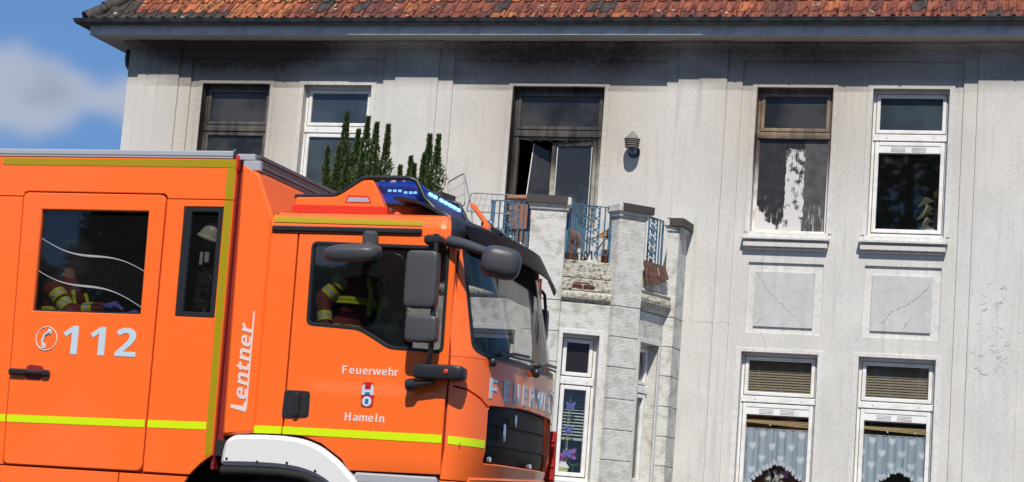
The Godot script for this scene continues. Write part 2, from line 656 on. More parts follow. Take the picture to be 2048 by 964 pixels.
func make_materials() -> void:
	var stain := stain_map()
	var rough_h := noise_tex(3, 0.085, greys(0, 1), [0.15, 0.6], 512, 4)
	var m := mat("stucco", lin(0.655, 0.642, 0.618), 0.95, 0, 0.25)
	grained(m, noise_tex(4, 0.05, [Color(0.94, 0.94, 0.935), Color(1, 1, 1)], [0.2, 0.45], 512, 5), 0.8)
	relief(m, rough_h, 0.10, 0.9)
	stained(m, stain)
	m = mat("smooth_stucco", lin(0.71, 0.70, 0.68), 0.9, 0, 0.25)
	grained(m, noise_tex(6, 0.05, [Color(0.95, 0.95, 0.945), Color(1, 1, 1)], [0.25, 0.5], 256, 3), 1.0)
	relief(m, rough_h, 0.07, 0.8)
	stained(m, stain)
	m = mat("panel_plaster", lin(0.57, 0.575, 0.57), 0.9, 0, 0.25)
	grained(m, noise_tex(7, 0.03, [Color(0.97, 0.97, 0.97), Color(1, 1, 1)], [0.25, 0.5], 256, 4), 1.0)
	relief(m, rough_h, 0.10, 0.6)
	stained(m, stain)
	m = mat("bay_stucco", lin(0.60, 0.592, 0.57), 0.95, 0, 0.25)
	grained(m, noise_tex(14, 0.012, [Color(0.85, 0.835, 0.80), Color(0.95, 0.945, 0.925), Color(1, 1, 0.99)], [0.22, 0.38, 0.52], 512, 6), 0.6)
	relief(m, noise_tex(15, 0.06, greys(0, 1), [0.2, 0.8], 512, 4), 0.4, 0.8)
	m = mat("weathered_stucco", lin(0.55, 0.53, 0.48), 0.95, 0, 0.25)
	grained(m, noise_tex(16, 0.03, [Color(0.42, 0.41, 0.39), Color(0.78, 0.77, 0.73), Color(0.98, 0.97, 0.94)], [0.24, 0.36, 0.52], 512, 6), 0.8)
	relief(m, noise_tex(17, 0.05, greys(0, 1), [0.2, 0.8], 512, 5), 0.9, 0.9)
	m = mat("window_white", lin(0.80, 0.79, 0.77), 0.35, 0, 0.5)
	grained(m, noise_tex(18, 0.02, [Color(0.88, 0.87, 0.84), Color(1, 1, 1)], [0.3, 0.5], 128, 3), 1.3)
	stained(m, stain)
	m = mat("window_plain", lin(0.80, 0.79, 0.77), 0.35, 0, 0.5)
	grained(m, noise_tex(28, 0.02, [Color(0.95, 0.945, 0.93), Color(1, 1, 1)], [0.3, 0.5], 128, 3), 1.3)
	m = mat("zinc", lin(0.50, 0.53, 0.56), 0.55, 0.0, 0.4)
	grained(m, noise_tex(19, 0.012, [Color(0.9, 0.905, 0.91), Color(1, 1, 1)], [0.2, 0.5], 256, 5), 0.8)
	m = mat("gutter_metal", lin(0.048, 0.053, 0.058), 0.4, 0.1, 0.5)
	grained(m, noise_tex(20, 0.02, [Color(0.6, 0.6, 0.62), Color(1, 1, 1)], [0.25, 0.6], 128, 4), 1.0)
	mat("soffit_paint", lin(0.42, 0.40, 0.36), 0.85)
	mat("dark_seal", lin(0.012, 0.012, 0.012), 0.6)
	mat("cap_slate", lin(0.05, 0.042, 0.038), 0.7)
	m = mat("blue_iron", lin(0.055, 0.15, 0.25), 0.5, 0.0, 0.5)
	grained(m, noise_tex(22, 0.05, [Color(0.55, 0.45, 0.38), Color(1, 1, 1)], [0.2, 0.36], 128, 4), 2.0)
	m = mat("brick_red", lin(0.26, 0.085, 0.045), 0.9)
	grained(m, noise_tex(23, 0.05, [Color(0.45, 0.4, 0.36), Color(1, 1, 1)], [0.25, 0.6], 128, 4), 4.0)
	relief(m, rough_h, 1.2, 4.0)
	# glass and what lies behind it
	glass("clear_glass", lin(0.02, 0.022, 0.022), 0.10, 0.5)
	m = mat("dusty_pane", lin(0.046, 0.064, 0.078), 0.07, 0, 0.6)
	grained(m, noise_tex(24, 0.012, greys(0.8, 1.0), [0.3, 0.7], 128, 3), 0.5)
	m = mat("soot_pane", lin(0.050, 0.049, 0.047), 0.22, 0, 0.5)
	grained(m, noise_tex(25, 0.008, greys(0.55, 1.0), [0.25, 0.7], 256, 5), 0.45)
	m = mat("black_char", lin(0.012, 0.011, 0.010), 0.55)
	grained(m, noise_tex(26, 0.05, greys(0.4, 1.0), [0.25, 0.6], 128, 4), 2.0)
	m = mat("dark_net", lin(0.02, 0.018, 0.022), 0.4)
	grained(m, noise_tex(27, 0.09, [Color(0.3, 0.4, 0.35), Color(1, 0.8, 0.95)], [0.3, 0.6], 128, 3), 3.0)
	mat("smear", lin(0.10, 0.14, 0.17), 0.5)
	mat("soot_room", lin(0.012, 0.012, 0.011), 0.95)
	mat("room_paint", lin(0.40, 0.37, 0.32), 0.9)
	m = mat("wiped_pane", Color.WHITE, 0.3, 0, 0.5)
	m.albedo_texture = wiped_texture()
	m = mat("half_sooted_pane", Color.WHITE, 0.1, 0, 0.6)
	m.albedo_texture = half_sooted_texture()
	m.uv1_scale = Vector3(1.0 / 0.71, 1.0 / 2.03, 1)
	mat("slat_beige", lin(0.23, 0.19, 0.115), 0.6)
	mat("slat_white", lin(0.55, 0.60, 0.55), 0.6)
	mat("pleated_yellow", lin(0.55, 0.44, 0.20), 0.8)
	m = mat("lace", Color.WHITE, 0.85)
	m.albedo_texture = lace_texture()
	m.transparency = BaseMaterial3D.TRANSPARENCY_ALPHA
	m.backlight_enabled = true
	m.backlight = lin(0.15, 0.16, 0.17)
	mat("lace_solid", lin(0.62, 0.72, 0.78), 0.85)
	# roof tiles: six firings
	var firing := [[0.40, 0.135, 0.055], [0.29, 0.092, 0.052], [0.215, 0.07, 0.046], [0.47, 0.175, 0.07], [0.062, 0.052, 0.048], [0.15, 0.056, 0.043]]
	for i in firing.size():
		var c: Array = firing[i]
		m = mat("tile_clay_%d" % i, lin(c[0], c[1], c[2]), 0.75, 0, 0.4)
		grained(m, noise_tex(30 + i, 0.022, [Color(0.34, 0.32, 0.32), Color(0.72, 0.68, 0.66), Color(1, 1, 1), Color(1, 0.96, 0.92)], [0.22, 0.38, 0.52, 0.8], 256, 4), 1.3)
		m.uv1_scale = Vector3(2.3, 0.62, 0.62)
	m = mat("lichen", lin(0.36, 0.36, 0.26), 0.95)
	mat("roof_deck", lin(0.12, 0.05, 0.035), 0.9)
	# plants
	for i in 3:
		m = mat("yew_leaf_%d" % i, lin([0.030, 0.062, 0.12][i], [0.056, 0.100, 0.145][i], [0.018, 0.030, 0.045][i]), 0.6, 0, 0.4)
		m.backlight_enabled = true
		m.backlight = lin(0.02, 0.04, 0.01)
	mat("bark", lin(0.09, 0.06, 0.04), 0.9)
	m = mat("tree_leaf", lin(0.03, 0.055, 0.02), 0.6, 0, 0.4)
	m.backlight_enabled = true
	m.backlight = lin(0.03, 0.06, 0.01)
	mat("needle", lin(0.018, 0.035, 0.018), 0.6, 0, 0.4)
	mat("leaf_green", lin(0.10, 0.25, 0.05), 0.5)
	mat("leaf_olive", lin(0.16, 0.16, 0.10), 0.6)
	mat("petal_magenta", lin(0.42, 0.05, 0.30), 0.6)
	mat("petal_white", lin(0.62, 0.60, 0.58), 0.6)
	mat("petal_violet", lin(0.35, 0.12, 0.42), 0.6)
	mat("pot_white", lin(0.72, 0.72, 0.70), 0.3)
	mat("butterfly_blue", lin(0.17, 0.20, 0.55), 0.4)
	mat("string_yellow", lin(0.55, 0.60, 0.2), 0.5)
	# balcony clutter
	m = mat("brown_plastic", lin(0.32, 0.15, 0.085), 0.45)
	mat("brown_dark", lin(0.10, 0.045, 0.03), 0.6)
	mat("leather", lin(0.20, 0.085, 0.05), 0.45)
	mat("card_white", lin(0.70, 0.69, 0.66), 0.7)
	mat("card_orange", lin(0.62, 0.30, 0.06), 0.7)
	mat("print_black", lin(0.03, 0.03, 0.035), 0.6)
	mat("wire_grey", lin(0.22, 0.22, 0.23), 0.4, 0.6)
	m = mat("reed_brown", lin(0.16, 0.08, 0.055), 0.8)
	grained(m, noise_tex(40, 0.04, greys(0.6, 1.0), [0.3, 0.6], 128, 4), 3.0)
	mat("vent_grey", lin(0.20, 0.19, 0.18), 0.6)
	mat("slot_grey", lin(0.42, 0.42, 0.42), 0.6)
	mat("vent_blue", lin(0.05, 0.08, 0.14), 0.5)
	# ground
	m = mat("asphalt", lin(0.05, 0.05, 0.052), 0.9)
	grained(m, noise_tex(41, 0.08, greys(0.7, 1.0), [0.3, 0.7], 256, 4), 1.0)
	m = mat("earth", lin(0.09, 0.09, 0.075), 0.95)
	grained(m, noise_tex(43, 0.03, greys(0.7, 1.0), [0.3, 0.7], 256, 4), 0.6)
	m = mat("paving", lin(0.19, 0.185, 0.18), 0.9)
	grained(m, noise_tex(42, 0.04, greys(0.75, 1.0), [0.3, 0.7], 256, 4), 1.0)
	# fire engine
	m = mat("engine_orange", lin(0.95, 0.156, 0.020), 0.3, 0.0, 0.5)
	m.clearcoat_enabled = true
	m.clearcoat = 0.4
	m.clearcoat_roughness = 0.04
	m = mat("engine_red", lin(0.62, 0.035, 0.012), 0.35, 0.0, 0.5)
	mat("corner_red", lin(0.40, 0.02, 0.012), 0.45)
	mat("seam_red", lin(0.22, 0.012, 0.008), 0.6)
	mat("stripe_yellow", lin(0.62, 0.80, 0.0), 0.35)
	m = mat("stripe_olive", lin(0.40, 0.29, 0.004), 0.3, 0.1)
	mat("engine_black", lin(0.018, 0.019, 0.022), 0.38)
	mat("grille_black", lin(0.006, 0.006, 0.007), 0.45, 0, 0.2)
	mat("mirror_grey", lin(0.055, 0.057, 0.062), 0.45)
	mat("gasket", lin(0.012, 0.014, 0.016), 0.45)
	mat("interior_dark", lin(0.085, 0.085, 0.088), 0.8)
	mat("seat_cloth", lin(0.06, 0.06, 0.065), 0.9)
	mat("fender_white", lin(0.72, 0.71, 0.69), 0.3)
	mat("aluminium", lin(0.58, 0.58, 0.59), 0.4, 0.5)
	mat("alu_dark", lin(0.16, 0.15, 0.155), 0.45, 0.5)
	mat("reflex_silver", lin(0.50, 0.62, 0.68), 0.4)
	mat("print_white", lin(0.76, 0.60, 0.54), 0.4)
	mat("chrome", lin(0.7, 0.7, 0.72), 0.08, 1.0)
	mat("rubber", lin(0.012, 0.012, 0.012), 0.85)
	mat("visor_smoke", lin(0.010, 0.007, 0.006), 0.35, 0, 0.2)
	m = glass("door_glass", lin(0.012, 0.016, 0.018), 0.36, 0.71)
	m.clearcoat_enabled = true
	m.clearcoat = 1.0
	m.clearcoat_roughness = 0.0
	glass("crew_glass", lin(0.01, 0.01, 0.01), 0.35, 0.6)
	m = glass("screen_glass", lin(0.010, 0.032, 0.023), 0.16, 0.28)
	glass("tint_band", lin(0.004, 0.008, 0.014), 0.88, 0.4)
	glass("blue_dome", lin(0.005, 0.05, 0.5), 0.55, 0.6)
	m = mat("blue_led", lin(0.2, 0.5, 1.0), 0.4)
	m.emission_enabled = true
	m.emission = Color(0.45, 0.75, 1.0)
	m.emission_energy_multiplier = 3.0
	mat("blue_body", lin(0.008, 0.035, 0.20), 0.3)
	mat("crest_red", lin(0.5, 0.01, 0.012), 0.4)
	mat("crest_blue", lin(0.03, 0.12, 0.35), 0.4)
	# people
	m = mat("jacket_red", lin(0.20, 0.026, 0.014), 0.85)
	mat("jacket_dark", lin(0.014, 0.014, 0.017), 0.85)
	mat("hi_vis", lin(0.62, 0.72, 0.03), 0.5)
	mat("reflective_grey", lin(0.55, 0.56, 0.56), 0.4)
	mat("skin", lin(0.42, 0.22, 0.15), 0.6)
	mat("hair_brown", lin(0.04, 0.025, 0.015), 0.8)
	mat("glove_blue", lin(0.14, 0.16, 0.62), 0.5)
	mat("helmet_cream", lin(0.62, 0.58, 0.45), 0.4)
	m = mat("film_line", lin(0.34, 0.35, 0.36), 0.4)


func wiped_texture() -> ImageTexture:  # sooted pane of the right-hand burnt window, wiped clean in one broad strip
	var w := 256
	var h := 384
	var im := Image.create(w, h, false, Image.FORMAT_RGB8)
	var nz := FastNoiseLite.new()
	nz.seed = 61
	nz.frequency = 0.02
	nz.fractal_octaves = 5
	var st := FastNoiseLite.new()
	st.seed = 62
	st.frequency = 0.05
	st.fractal_octaves = 4
	for j in h:
		var y := float(j) / h
		for i in w:
			var x := float(i) / w
			var n := nz.get_noise_2d(i, j)
			var q := st.get_noise_2d(i * 3.6, j * 0.16)
			var v := 0.19 + 0.05 * n
			if x > 0.66:
				v = 0.32 + 0.07 * n
			var edge := 0.012 * n
			var band := smoothstep(0.385, 0.405, x + edge * 2.0) * smoothstep(0.685, 0.65, x + edge * 2.0)
			if band > 0.5 + 0.5 * q:
				v = clampf(0.80 - 0.6 * smoothstep(0.05, 0.55, n + q * 0.45 + 0.36 - y * 0.62), 0.22, 0.9)
				if y < 0.10 + 0.06 * n:
					v = 0.12 + 0.25 * maxf(0.0, q)
			elif y > 0.1:
				var scratch := smoothstep(0.24, 0.36, q) * smoothstep(0.62, 0.98, y + 0.3 * n)
				v = lerpf(v, 0.74, scratch)
				if x < 0.4:
					v = lerpf(v, 0.82, smoothstep(0.0, 0.05, y - 0.945 + 0.8 * absf(x - 0.30) + 0.10 * n))
			im.set_pixel(i, j, Color(v, v * 0.985, v * 0.97))
	return ImageTexture.create_from_image(im)


func half_sooted_texture() -> ImageTexture:  # soot film thick at the top of the pane, thinning in blotches
	var im := Image.create(96, 256, false, Image.FORMAT_RGB8)
	var nz := FastNoiseLite.new()
	nz.seed = 66
	nz.frequency = 0.014
	nz.fractal_octaves = 5
	for j in 256:
		for i in 96:
			var k := clampf(smoothstep(0.38, 0.66, j / 256.0 + 0.28 * nz.get_noise_2d(i, j)), 0.0, 1.0)
			im.set_pixel(i, j, Color(0.31, 0.38, 0.44).lerp(Color(0.165, 0.162, 0.16), k))
	return ImageTexture.create_from_image(im)


func heart(p: Vector2) -> float:  # < 0 inside
	var x := absf(p.x)
	var y := p.y
	return x * x + pow(y - sqrt(x) * 0.75, 2.0) - 0.8


func lace_texture() -> ImageTexture:  # printed hearts on a fine net, one repeat holds two hearts in staggered rows
	var w := 192
	var h := 256
	var im := Image.create(w, h, false, Image.FORMAT_RGBA8)
	for j in h:
		for i in w:
			var c := Color(0.76, 0.84, 0.89, 0.84)
			if j % 8 < 2:
				c = Color(0.78, 0.85, 0.90, 0.92)
			if (i / 24) % 3 == 0 and j % 8 < 5:
				c = Color(0.66, 0.70, 0.76, 0.84)
			for k in 3:
				var ctr := Vector2(48 if k != 1 else 144, [64, 192, 192][k])
				if k == 2:
					ctr = Vector2(144, 192 - 128)
					continue
				var p := (Vector2(i, j) - ctr) / 30.0
				p.y = -p.y
				var f := heart(p * 1.0)
				var ray := 0.25 * sin(atan2(p.y, p.x) * 13.0)
				if f < 0.0:
					c = Color(0.93, 0.96, 0.98, 0.97)
				elif f < 0.9 + ray:
					c = Color(0.84, 0.9, 0.94, 0.9)
			im.set_pixel(i, j, c)
	return ImageTexture.create_from_image(im)


# ---------------------------------------------------------------- the house
const X0 := -14.71
const X1 := 1.6
# left, right, sill, head of every opening in the front wall
const OPEN := [[-13.40, -12.28, 5.02, 7.085], [-11.71, -10.61, 5.02, 7.085], [-8.36, -6.98, 4.24, 7.08], [-4.73, -3.66, 5.02, 7.105], [-3.10, -2.05, 5.02, 7.10],
	[-13.40, -12.28, 1.2, 3.325], [-11.71, -10.61, 1.2, 3.325], [-4.75, -3.68, 1.2, 3.325], [-3.12, -2.08, 1.2, 3.33], [-9.28, -6.06, 0.5, 3.62], [0.0, 1.05, 5.02, 7.1], [0.0, 1.05, 1.2, 3.33]]
const PANELS := [[-4.72, -3.665, 3.595, 4.592], [-3.098, -2.055, 3.60, 4.598], [-13.38, -12.30, 3.6, 4.59], [-11.70, -10.63, 3.6, 4.59]]


# a wall in the plane z = zf with rectangular holes; back face at zb
func wall_with_openings(g: G, x0: float, x1: float, y0: float, y1: float, zf: float, zb: float, holes: Array) -> void:
	var xs := [x0, x1]
	var ys := [y0, y1]
	for o in holes:
		xs.append_array([o[0], o[1]])
		ys.append_array([o[2], o[3]])
	xs.sort()
	ys.sort()
	for i in xs.size() - 1:
		for j in ys.size() - 1:
			var a: float = xs[i]
			var b: float = xs[i + 1]
			var c: float = ys[j]
			var d: float = ys[j + 1]
			if b - a < 1e-4 or d - c < 1e-4:
				continue
			var open := false
			for o in holes:
				if (a + b) * 0.5 > o[0] and (a + b) * 0.5 < o[1] and (c + d) * 0.5 > o[2] and (c + d) * 0.5 < o[3]:
					open = true
			if open:
				continue
			g.quad(Vector3(a, c, zf), Vector3(b, c, zf), Vector3(b, d, zf), Vector3(a, d, zf))
			g.quad(Vector3(a, c, zb), Vector3(a, d, zb), Vector3(b, d, zb), Vector3(b, c, zb))
	for o in holes:
		g.quad(Vector3(o[0], o[2], zb), Vector3(o[0], o[2], zf), Vector3(o[0], o[3], zf), Vector3(o[0], o[3], zb))
		g.quad(Vector3(o[1], o[2], zf), Vector3(o[1], o[2], zb), Vector3(o[1], o[3], zb), Vector3(o[1], o[3], zf))
		g.quad(Vector3(o[0], o[3], zf), Vector3(o[1], o[3], zf), Vector3(o[1], o[3], zb), Vector3(o[0], o[3], zb))
		g.quad(Vector3(o[0], o[2], zb), Vector3(o[1], o[2], zb), Vector3(o[1], o[2], zf), Vector3(o[0], o[2], zf))


func ring(g: G, x0: float, y0: float, x1: float, y1: float, w: float, z0: float, z1: float, bev := 0.004) -> void:  # four butted members
	g.box(Vector3(x0, y0, z0), Vector3(x0 + w, y1, z1), bev)
	g.box(Vector3(x1 - w, y0, z0), Vector3(x1, y1, z1), bev)
	g.box(Vector3(x0 + w, y0, z0), Vector3(x1 - w, y0 + w, z1), bev)
	g.box(Vector3(x0 + w, y1 - w, z0), Vector3(x1 - w, y1, z1), bev)


# A window of transom light over casement. T puts the lower left corner of the opening on the front of the frame.
func window_unit(parent: Node3D, T: Transform3D, w: float, h: float, bar0: float, bar1: float, opt: Dictionary) -> MeshInstance3D:
	var wm: Material = M[opt.get("frame", "window_plain")]
	var g := G.new()
	g.X = T
	ring(g, 0, 0, w, h, 0.05, -0.08, 0.0)
	var win := part(parent, "window", g, wm)
	var add := func(called: String, build: Callable, m: Material) -> MeshInstance3D:
		var q := G.new()
		q.X = T
		build.call(q)
		return part(win, called, q, m)
	add.call("transom_bar", func(q: G): q.box(Vector3(0.012, bar0, -0.07), Vector3(w - 0.012, bar1, 0.022), 0.008), wm)
	var e := 0.045
	add.call("transom_sash", func(q: G): ring(q, e, bar1 + 0.012, w - e, h - 0.052, 0.052, -0.055, 0.014, 0.007), wm)
	add.call("transom_pane", func(q: G): q.box(Vector3(e + 0.03, bar1 + 0.04, -0.03), Vector3(w - e - 0.03, h - 0.08, -0.022)), M[opt.get("top", "dusty_pane")])
	add.call("window_seal", func(q: G): ring(q, e - 0.008, bar1 + 0.004, w - e + 0.008, h - 0.044, 0.012, -0.06, 0.003, 0.0), M["dark_seal"])
	if opt.get("fixed", false):  # the casement is gone: one sooty pane fills the light
		var pane := G.new()
		pane.X = T
		var c := [Vector3(0.045, 0.045, -0.03), Vector3(w - 0.045, 0.045, -0.03), Vector3(w - 0.045, bar0, -0.03), Vector3(0.045, bar0, -0.03)]
		var t := [Vector2(0, 1), Vector2(1, 1), Vector2(1, 0), Vector2(0, 0)]
		for k in [[0, 1, 2], [0, 2, 3]]:
			pane.put(c[k[0]], c[k[1]], c[k[2]], Vector3.BACK, Vector3.BACK, Vector3.BACK, t[k[0]], t[k[1]], t[k[2]])
		part(win, "casement_pane", pane, M["wiped_pane"]).set_meta("label", "sooty pane wiped white down the middle")
	elif opt.get("casement", true):
		add.call("casement_seal", func(q: G): ring(q, e - 0.008, 0.052, w - e + 0.008, bar0 - 0.004, 0.012, -0.06, 0.003, 0.0), M["dark_seal"])
		add.call("casement_sash", func(q: G): ring(q, e, 0.06, w - e, bar0 - 0.012, 0.055, -0.055, 0.014, 0.007), wm)
		var top := bar0 - 0.05
		if opt.get("vent", false):
			top = bar0 - 0.175
			add.call("vent_strip", func(q: G): q.box(Vector3(e + 0.04, bar0 - 0.168, -0.04), Vector3(w - e - 0.04, bar0 - 0.064, 0.004), 0.004), wm)
			for k in [w * 0.35, w * 0.62]:
				for r in 4:
					add.call("vent_louvre", func(q: G): q.box(Vector3(k - 0.095, bar0 - 0.146 + r * 0.018, 0.0), Vector3(k + 0.095, bar0 - 0.136 + r * 0.018, 0.011), 0.002), wm)
				add.call("vent_slot", func(q: G): q.box(Vector3(k - 0.098, bar0 - 0.15, -0.01), Vector3(k + 0.098, bar0 - 0.076, 0.0055)), M["slot_grey"])
			add.call("casement_seal", func(q: G): q.box(Vector3(e + 0.05, bar0 - 0.184, -0.03), Vector3(w - e - 0.05, bar0 - 0.168, 0.002)), M["dark_seal"])
		add.call("casement_pane", func(q: G): q.box(Vector3(e + 0.03, 0.09, -0.03), Vector3(w - e - 0.03, top, -0.022)), M[opt.get("low", "clear_glass")])
	for k in [w * 0.2, w * 0.8]:
		add.call("screw_cap", func(q: G): q.box(Vector3(k - 0.006, bar0 + 0.035, 0.0), Vector3(k + 0.006, bar0 + 0.047, 0.0245)), M["dark_seal"])
	return win


func column(g: G, plan: Array, prof: Array) -> void:  # closed plan (x, z), profile of (outward, y) from bottom to top, with caps
	var lp := PackedVector2Array()
	for p in plan:
		lp.append(Vector2(p[0], p[1]))
	lp = G.ccw(lp)
	lp.reverse()
	var c := lp.size()
	var rings := []
	for q in prof:
		var rg := []
		for i in c:
			var d0 := (lp[i] - lp[(i + c - 1) % c]).normalized()
			var d1 := (lp[(i + 1) % c] - lp[i]).normalized()
			var n0 := Vector2(-d0.y, d0.x)
			var m := n0 + Vector2(-d1.y, d1.x)
			var o: Vector2 = lp[i] + m / maxf(0.4, m.dot(n0)) * q[0]
			rg.append(Vector3(o.x, q[1], o.y))
		rings.append(rg)
	for k in rings.size() - 1:
		for i in c:
			var j := (i + 1) % c
			g.quad(rings[k][i], rings[k][j], rings[k + 1][j], rings[k + 1][i])
	for i in range(1, c - 1):
		g.tri(rings[0][0], rings[0][i + 1], rings[0][i])
		var t = rings[rings.size() - 1]
		g.tri(t[0], t[i], t[i + 1])


func mirrored(plan: Array) -> Array:
	var out := []
	for p in plan:
		out.append([2.0 * BAY_X - p[0], p[1]])
	out.reverse()
	return out


func build_house() -> void:
	house = thing("town_house", Vector3(-7.0, 0, 0), "pale stuccoed two storey town house with soot above its burnt upper windows", "house")
	var g := G.new()
	var holes := []
	for o in OPEN:
		holes.append(o)
	for o in PANELS:
		holes.append(o)
	wall_with_openings(g, X0, X1, 0.0, 7.72, 0.0, -0.38, holes)
	g.quad(Vector3(X0, 0, -9), Vector3(X0, 0, 0), Vector3(X0, 7.72, 0), Vector3(X0, 7.72, -9))
	g.quad(Vector3(X0 + 0.38, 0, -0.38), Vector3(X0 + 0.38, 0, -9), Vector3(X0 + 0.38, 7.72, -9), Vector3(X0 + 0.38, 7.72, -0.38))
	g.quad(Vector3(X1, 0, 0), Vector3(X1, 0, -9), Vector3(X1, 7.72, -9), Vector3(X1, 7.72, 0))
	g.quad(Vector3(X1, 0, -9), Vector3(X0, 0, -9), Vector3(X0, 7.72, -9), Vector3(X1, 7.72, -9))
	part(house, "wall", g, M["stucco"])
	# recessed parapet panels: a smooth white border, a raised field
	for o in PANELS:
		g = G.new()
		g.quad(Vector3(o[0], o[2], -0.032), Vector3(o[1], o[2], -0.032), Vector3(o[1], o[3], -0.032), Vector3(o[0], o[3], -0.032))
		var border := part(house, "panel_border", g, M["smooth_stucco"])
		g = G.new()
		g.box(Vector3(o[0] + 0.108, o[2] + 0.09, -0.04), Vector3(o[1] - 0.118, o[3] - 0.125, -0.004), 0.005)
		part(border, "panel_field", g, M["panel_plaster"])
	# shallow frames and pilasters
	for s in [[X0, -14.52, 0.038], [-13.81, -13.61, 0.038], [-10.42, -10.22, 0.038], [-9.54, -9.31, 0.038], [-6.05, -5.88, 0.038], [-5.17, -4.95, 0.038], [-1.86, -1.67, 0.038], [-1.0, -0.8, 0.038]]:
		g = G.new()
		g.box(Vector3(s[0], 0, -0.02), Vector3(s[1], 7.66, s[2]), 0.004)
		part(house, "frame_strip", g, M["stucco"])
	for s in [[-13.61, -10.42], [-9.31, -6.05], [-4.95, -1.86], [-0.8, X1]]:
		g = G.new()
		g.box(Vector3(s[0], 7.49, -0.02), Vector3(s[1], 7.66, 0.036), 0.004)
		part(house, "frieze_band", g, M["stucco"])
	for s in [[-14.52, -13.81], [-10.22, -9.54], [-5.88, -5.17], [-1.67, -1.0]]:
		g = G.new()
		g.box(Vector3(s[0], 0, -0.02), Vector3(s[1], 7.66, 0.07), 0.006)
		part(house, "pilaster", g, M["stucco"])
	# cornice, breaking forward over the pilasters
	var path := [Vector2(X0, -9), Vector2(X0, 0.038)]
	for s in [[-14.52, -13.81], [-10.22, -9.54], [-5.88, -5.17], [-1.67, -1.0]]:
		path.append_array([Vector2(s[0], 0.038), Vector2(s[0], 0.075), Vector2(s[1], 0.075), Vector2(s[1], 0.038)])
	path.append(Vector2(X1, 0.038))
	g = G.new()
	g.sweep(path, [Vector2(-0.03, 7.64), Vector2(0.018, 7.64), Vector2(0.022, 7.655), Vector2(0.04, 7.662), Vector2(0.044, 7.682), Vector2(0.06, 7.688), Vector2(0.085, 7.715), Vector2(0.092, 7.738), Vector2(0.092, 7.76), Vector2(-0.03, 7.76)])
	part(house, "cornice", g, M["stucco"])
	# eaves
	g = G.new()
	g.box(Vector3(-15.17, 7.748, -9.3), Vector3(X1, 7.775, 0.485))
	part(house, "soffit", g, M["soffit_paint"])
	var joints := [-15.19, -10.88, -5.48, X1]
	for i in 3:
		g = G.new()
		g.box(Vector3(joints[i] + 0.003, 7.742, 0.486), Vector3(joints[i + 1], 7.96, 0.502), 0.002)
		if i == 1:
			g.box(Vector3(joints[i] + 0.003, 7.742, 0.503), Vector3(joints[i + 1], 7.7475, 0.516))
		part(house, "fascia_board", g, M["zinc"])
	g = G.new()
	g.box(Vector3(-15.19, 7.742, -9.3), Vector3(-15.174, 7.96, 0.485))
	part(house, "fascia_board", g, M["zinc"])
	g = G.new()
	var prof := []
	for k in 11:
		var a := PI * k / 10.0
		prof.append(Vector2(-0.075 * cos(a), 7.955 - 0.08 * sin(a)))
	prof.append_array([Vector2(0.083, 7.957), Vector2(0.084, 7.968), Vector2(0.074, 7.968)])
	for k in 11:
		var a := PI - PI * k / 10.0
		prof.append(Vector2(-0.069 * cos(a), 7.955 - 0.073 * sin(a)))
	g.sweep([Vector2(-15.34, -9), Vector2(-15.34, 0.578), Vector2(X1, 0.578)], prof)
	var gutter := part(house, "gutter", g, M["gutter_metal"])
	for k in 22:
		var bx := -15.0 + 0.775 * k
		g = G.new()
		var arc := []
		for j in 9:
			var a := PI * (0.0 + j / 8.0)
			arc.append(Vector3(bx, 7.955 - 0.086 * sin(a), 0.578 + 0.083 * cos(a)))
		arc.reverse()
		for j in 8:
			var a: Vector3 = arc[j]
			var b: Vector3 = arc[j + 1]
			var o := Vector3(0.013, 0, 0)
			g.quad(a - o, a + o, b + o, b - o)
		g.box(Vector3(bx - 0.013, 7.95, 0.655), Vector3(bx + 0.013, 7.972, 0.668), 0.003)
		part(gutter, "gutter_bracket", g, M["gutter_metal"])
	g = G.new()
	g.tube([Vector3(-15.02, 7.75, -0.5), Vector3(-15.03, 7.6, -0.5), Vector3(-15.01, 7.5, -0.5), Vector3(-14.95, 7.42, -0.5), Vector3(-14.86, 7.34, -0.5), Vector3(-14.8, 7.24, -0.5), Vector3(-14.79, 7.1, -0.5), Vector3(-14.79, 0.1, -0.5)], 0.05, 12)
	part(house, "downpipe", g, M["gutter_metal"])
	build_roof()
	# surrounds, sills and windows
	var spec := [
		{"frame": "window_white", "top": "soot_pane", "low": "soot_pane"}, {}, {"frame": "window_white", "casement": false, "top": "soot_pane"}, {"frame": "window_white", "top": "soot_pane", "fixed": true}, {"vent": true},
		{"vent": true}, {"vent": true}, {"vent": true, "top": "clear_glass"}, {"vent": true, "top": "clear_glass"}, {}, {"vent": true}, {"vent": true}]
	spec[1] = {"low": "dusty_pane"}
	for i in OPEN.size():
		var o: Array = OPEN[i]
		if i == 9:
			continue
		var w: float = o[1] - o[0]
		var h: float = o[3] - o[2]
		g = G.new()
		var tw := 0.075
		for b in [[o[0] - tw, o[2], o[0], o[3] + 0.055], [o[1], o[2], o[1] + tw, o[3] + 0.055], [o[0], o[3], o[1], o[3] + 0.055]]:
			g.box(Vector3(b[0], b[1], -0.02), Vector3(b[2], b[3], 0.014), 0.003)
		part(house, "window_surround", g, M["smooth_stucco"])
		var T := Transform3D(Basis(), Vector3(o[0], o[2], -0.13))
		var b0 := h - 0.72
		var b1 := h - 0.625
		if i >= 5 and i != 10:
			b0 = h - 0.695
			b1 = h - 0.605
		window_unit(house, T, w, h, b0, b1, spec[i])
		if i == 2:
			continue
		# sill in two steps
		g = G.new()
		var s := o[2] as float
		g.box(Vector3(o[0] - 0.10, s - 0.115, -0.14), Vector3(o[1] + 0.06, s - 0.072, 0.135), 0.006)
		g.box(Vector3(o[0] - 0.03, s - 0.072, -0.13), Vector3(o[1] + 0.03, s - 0.001, 0.03), 0.006)
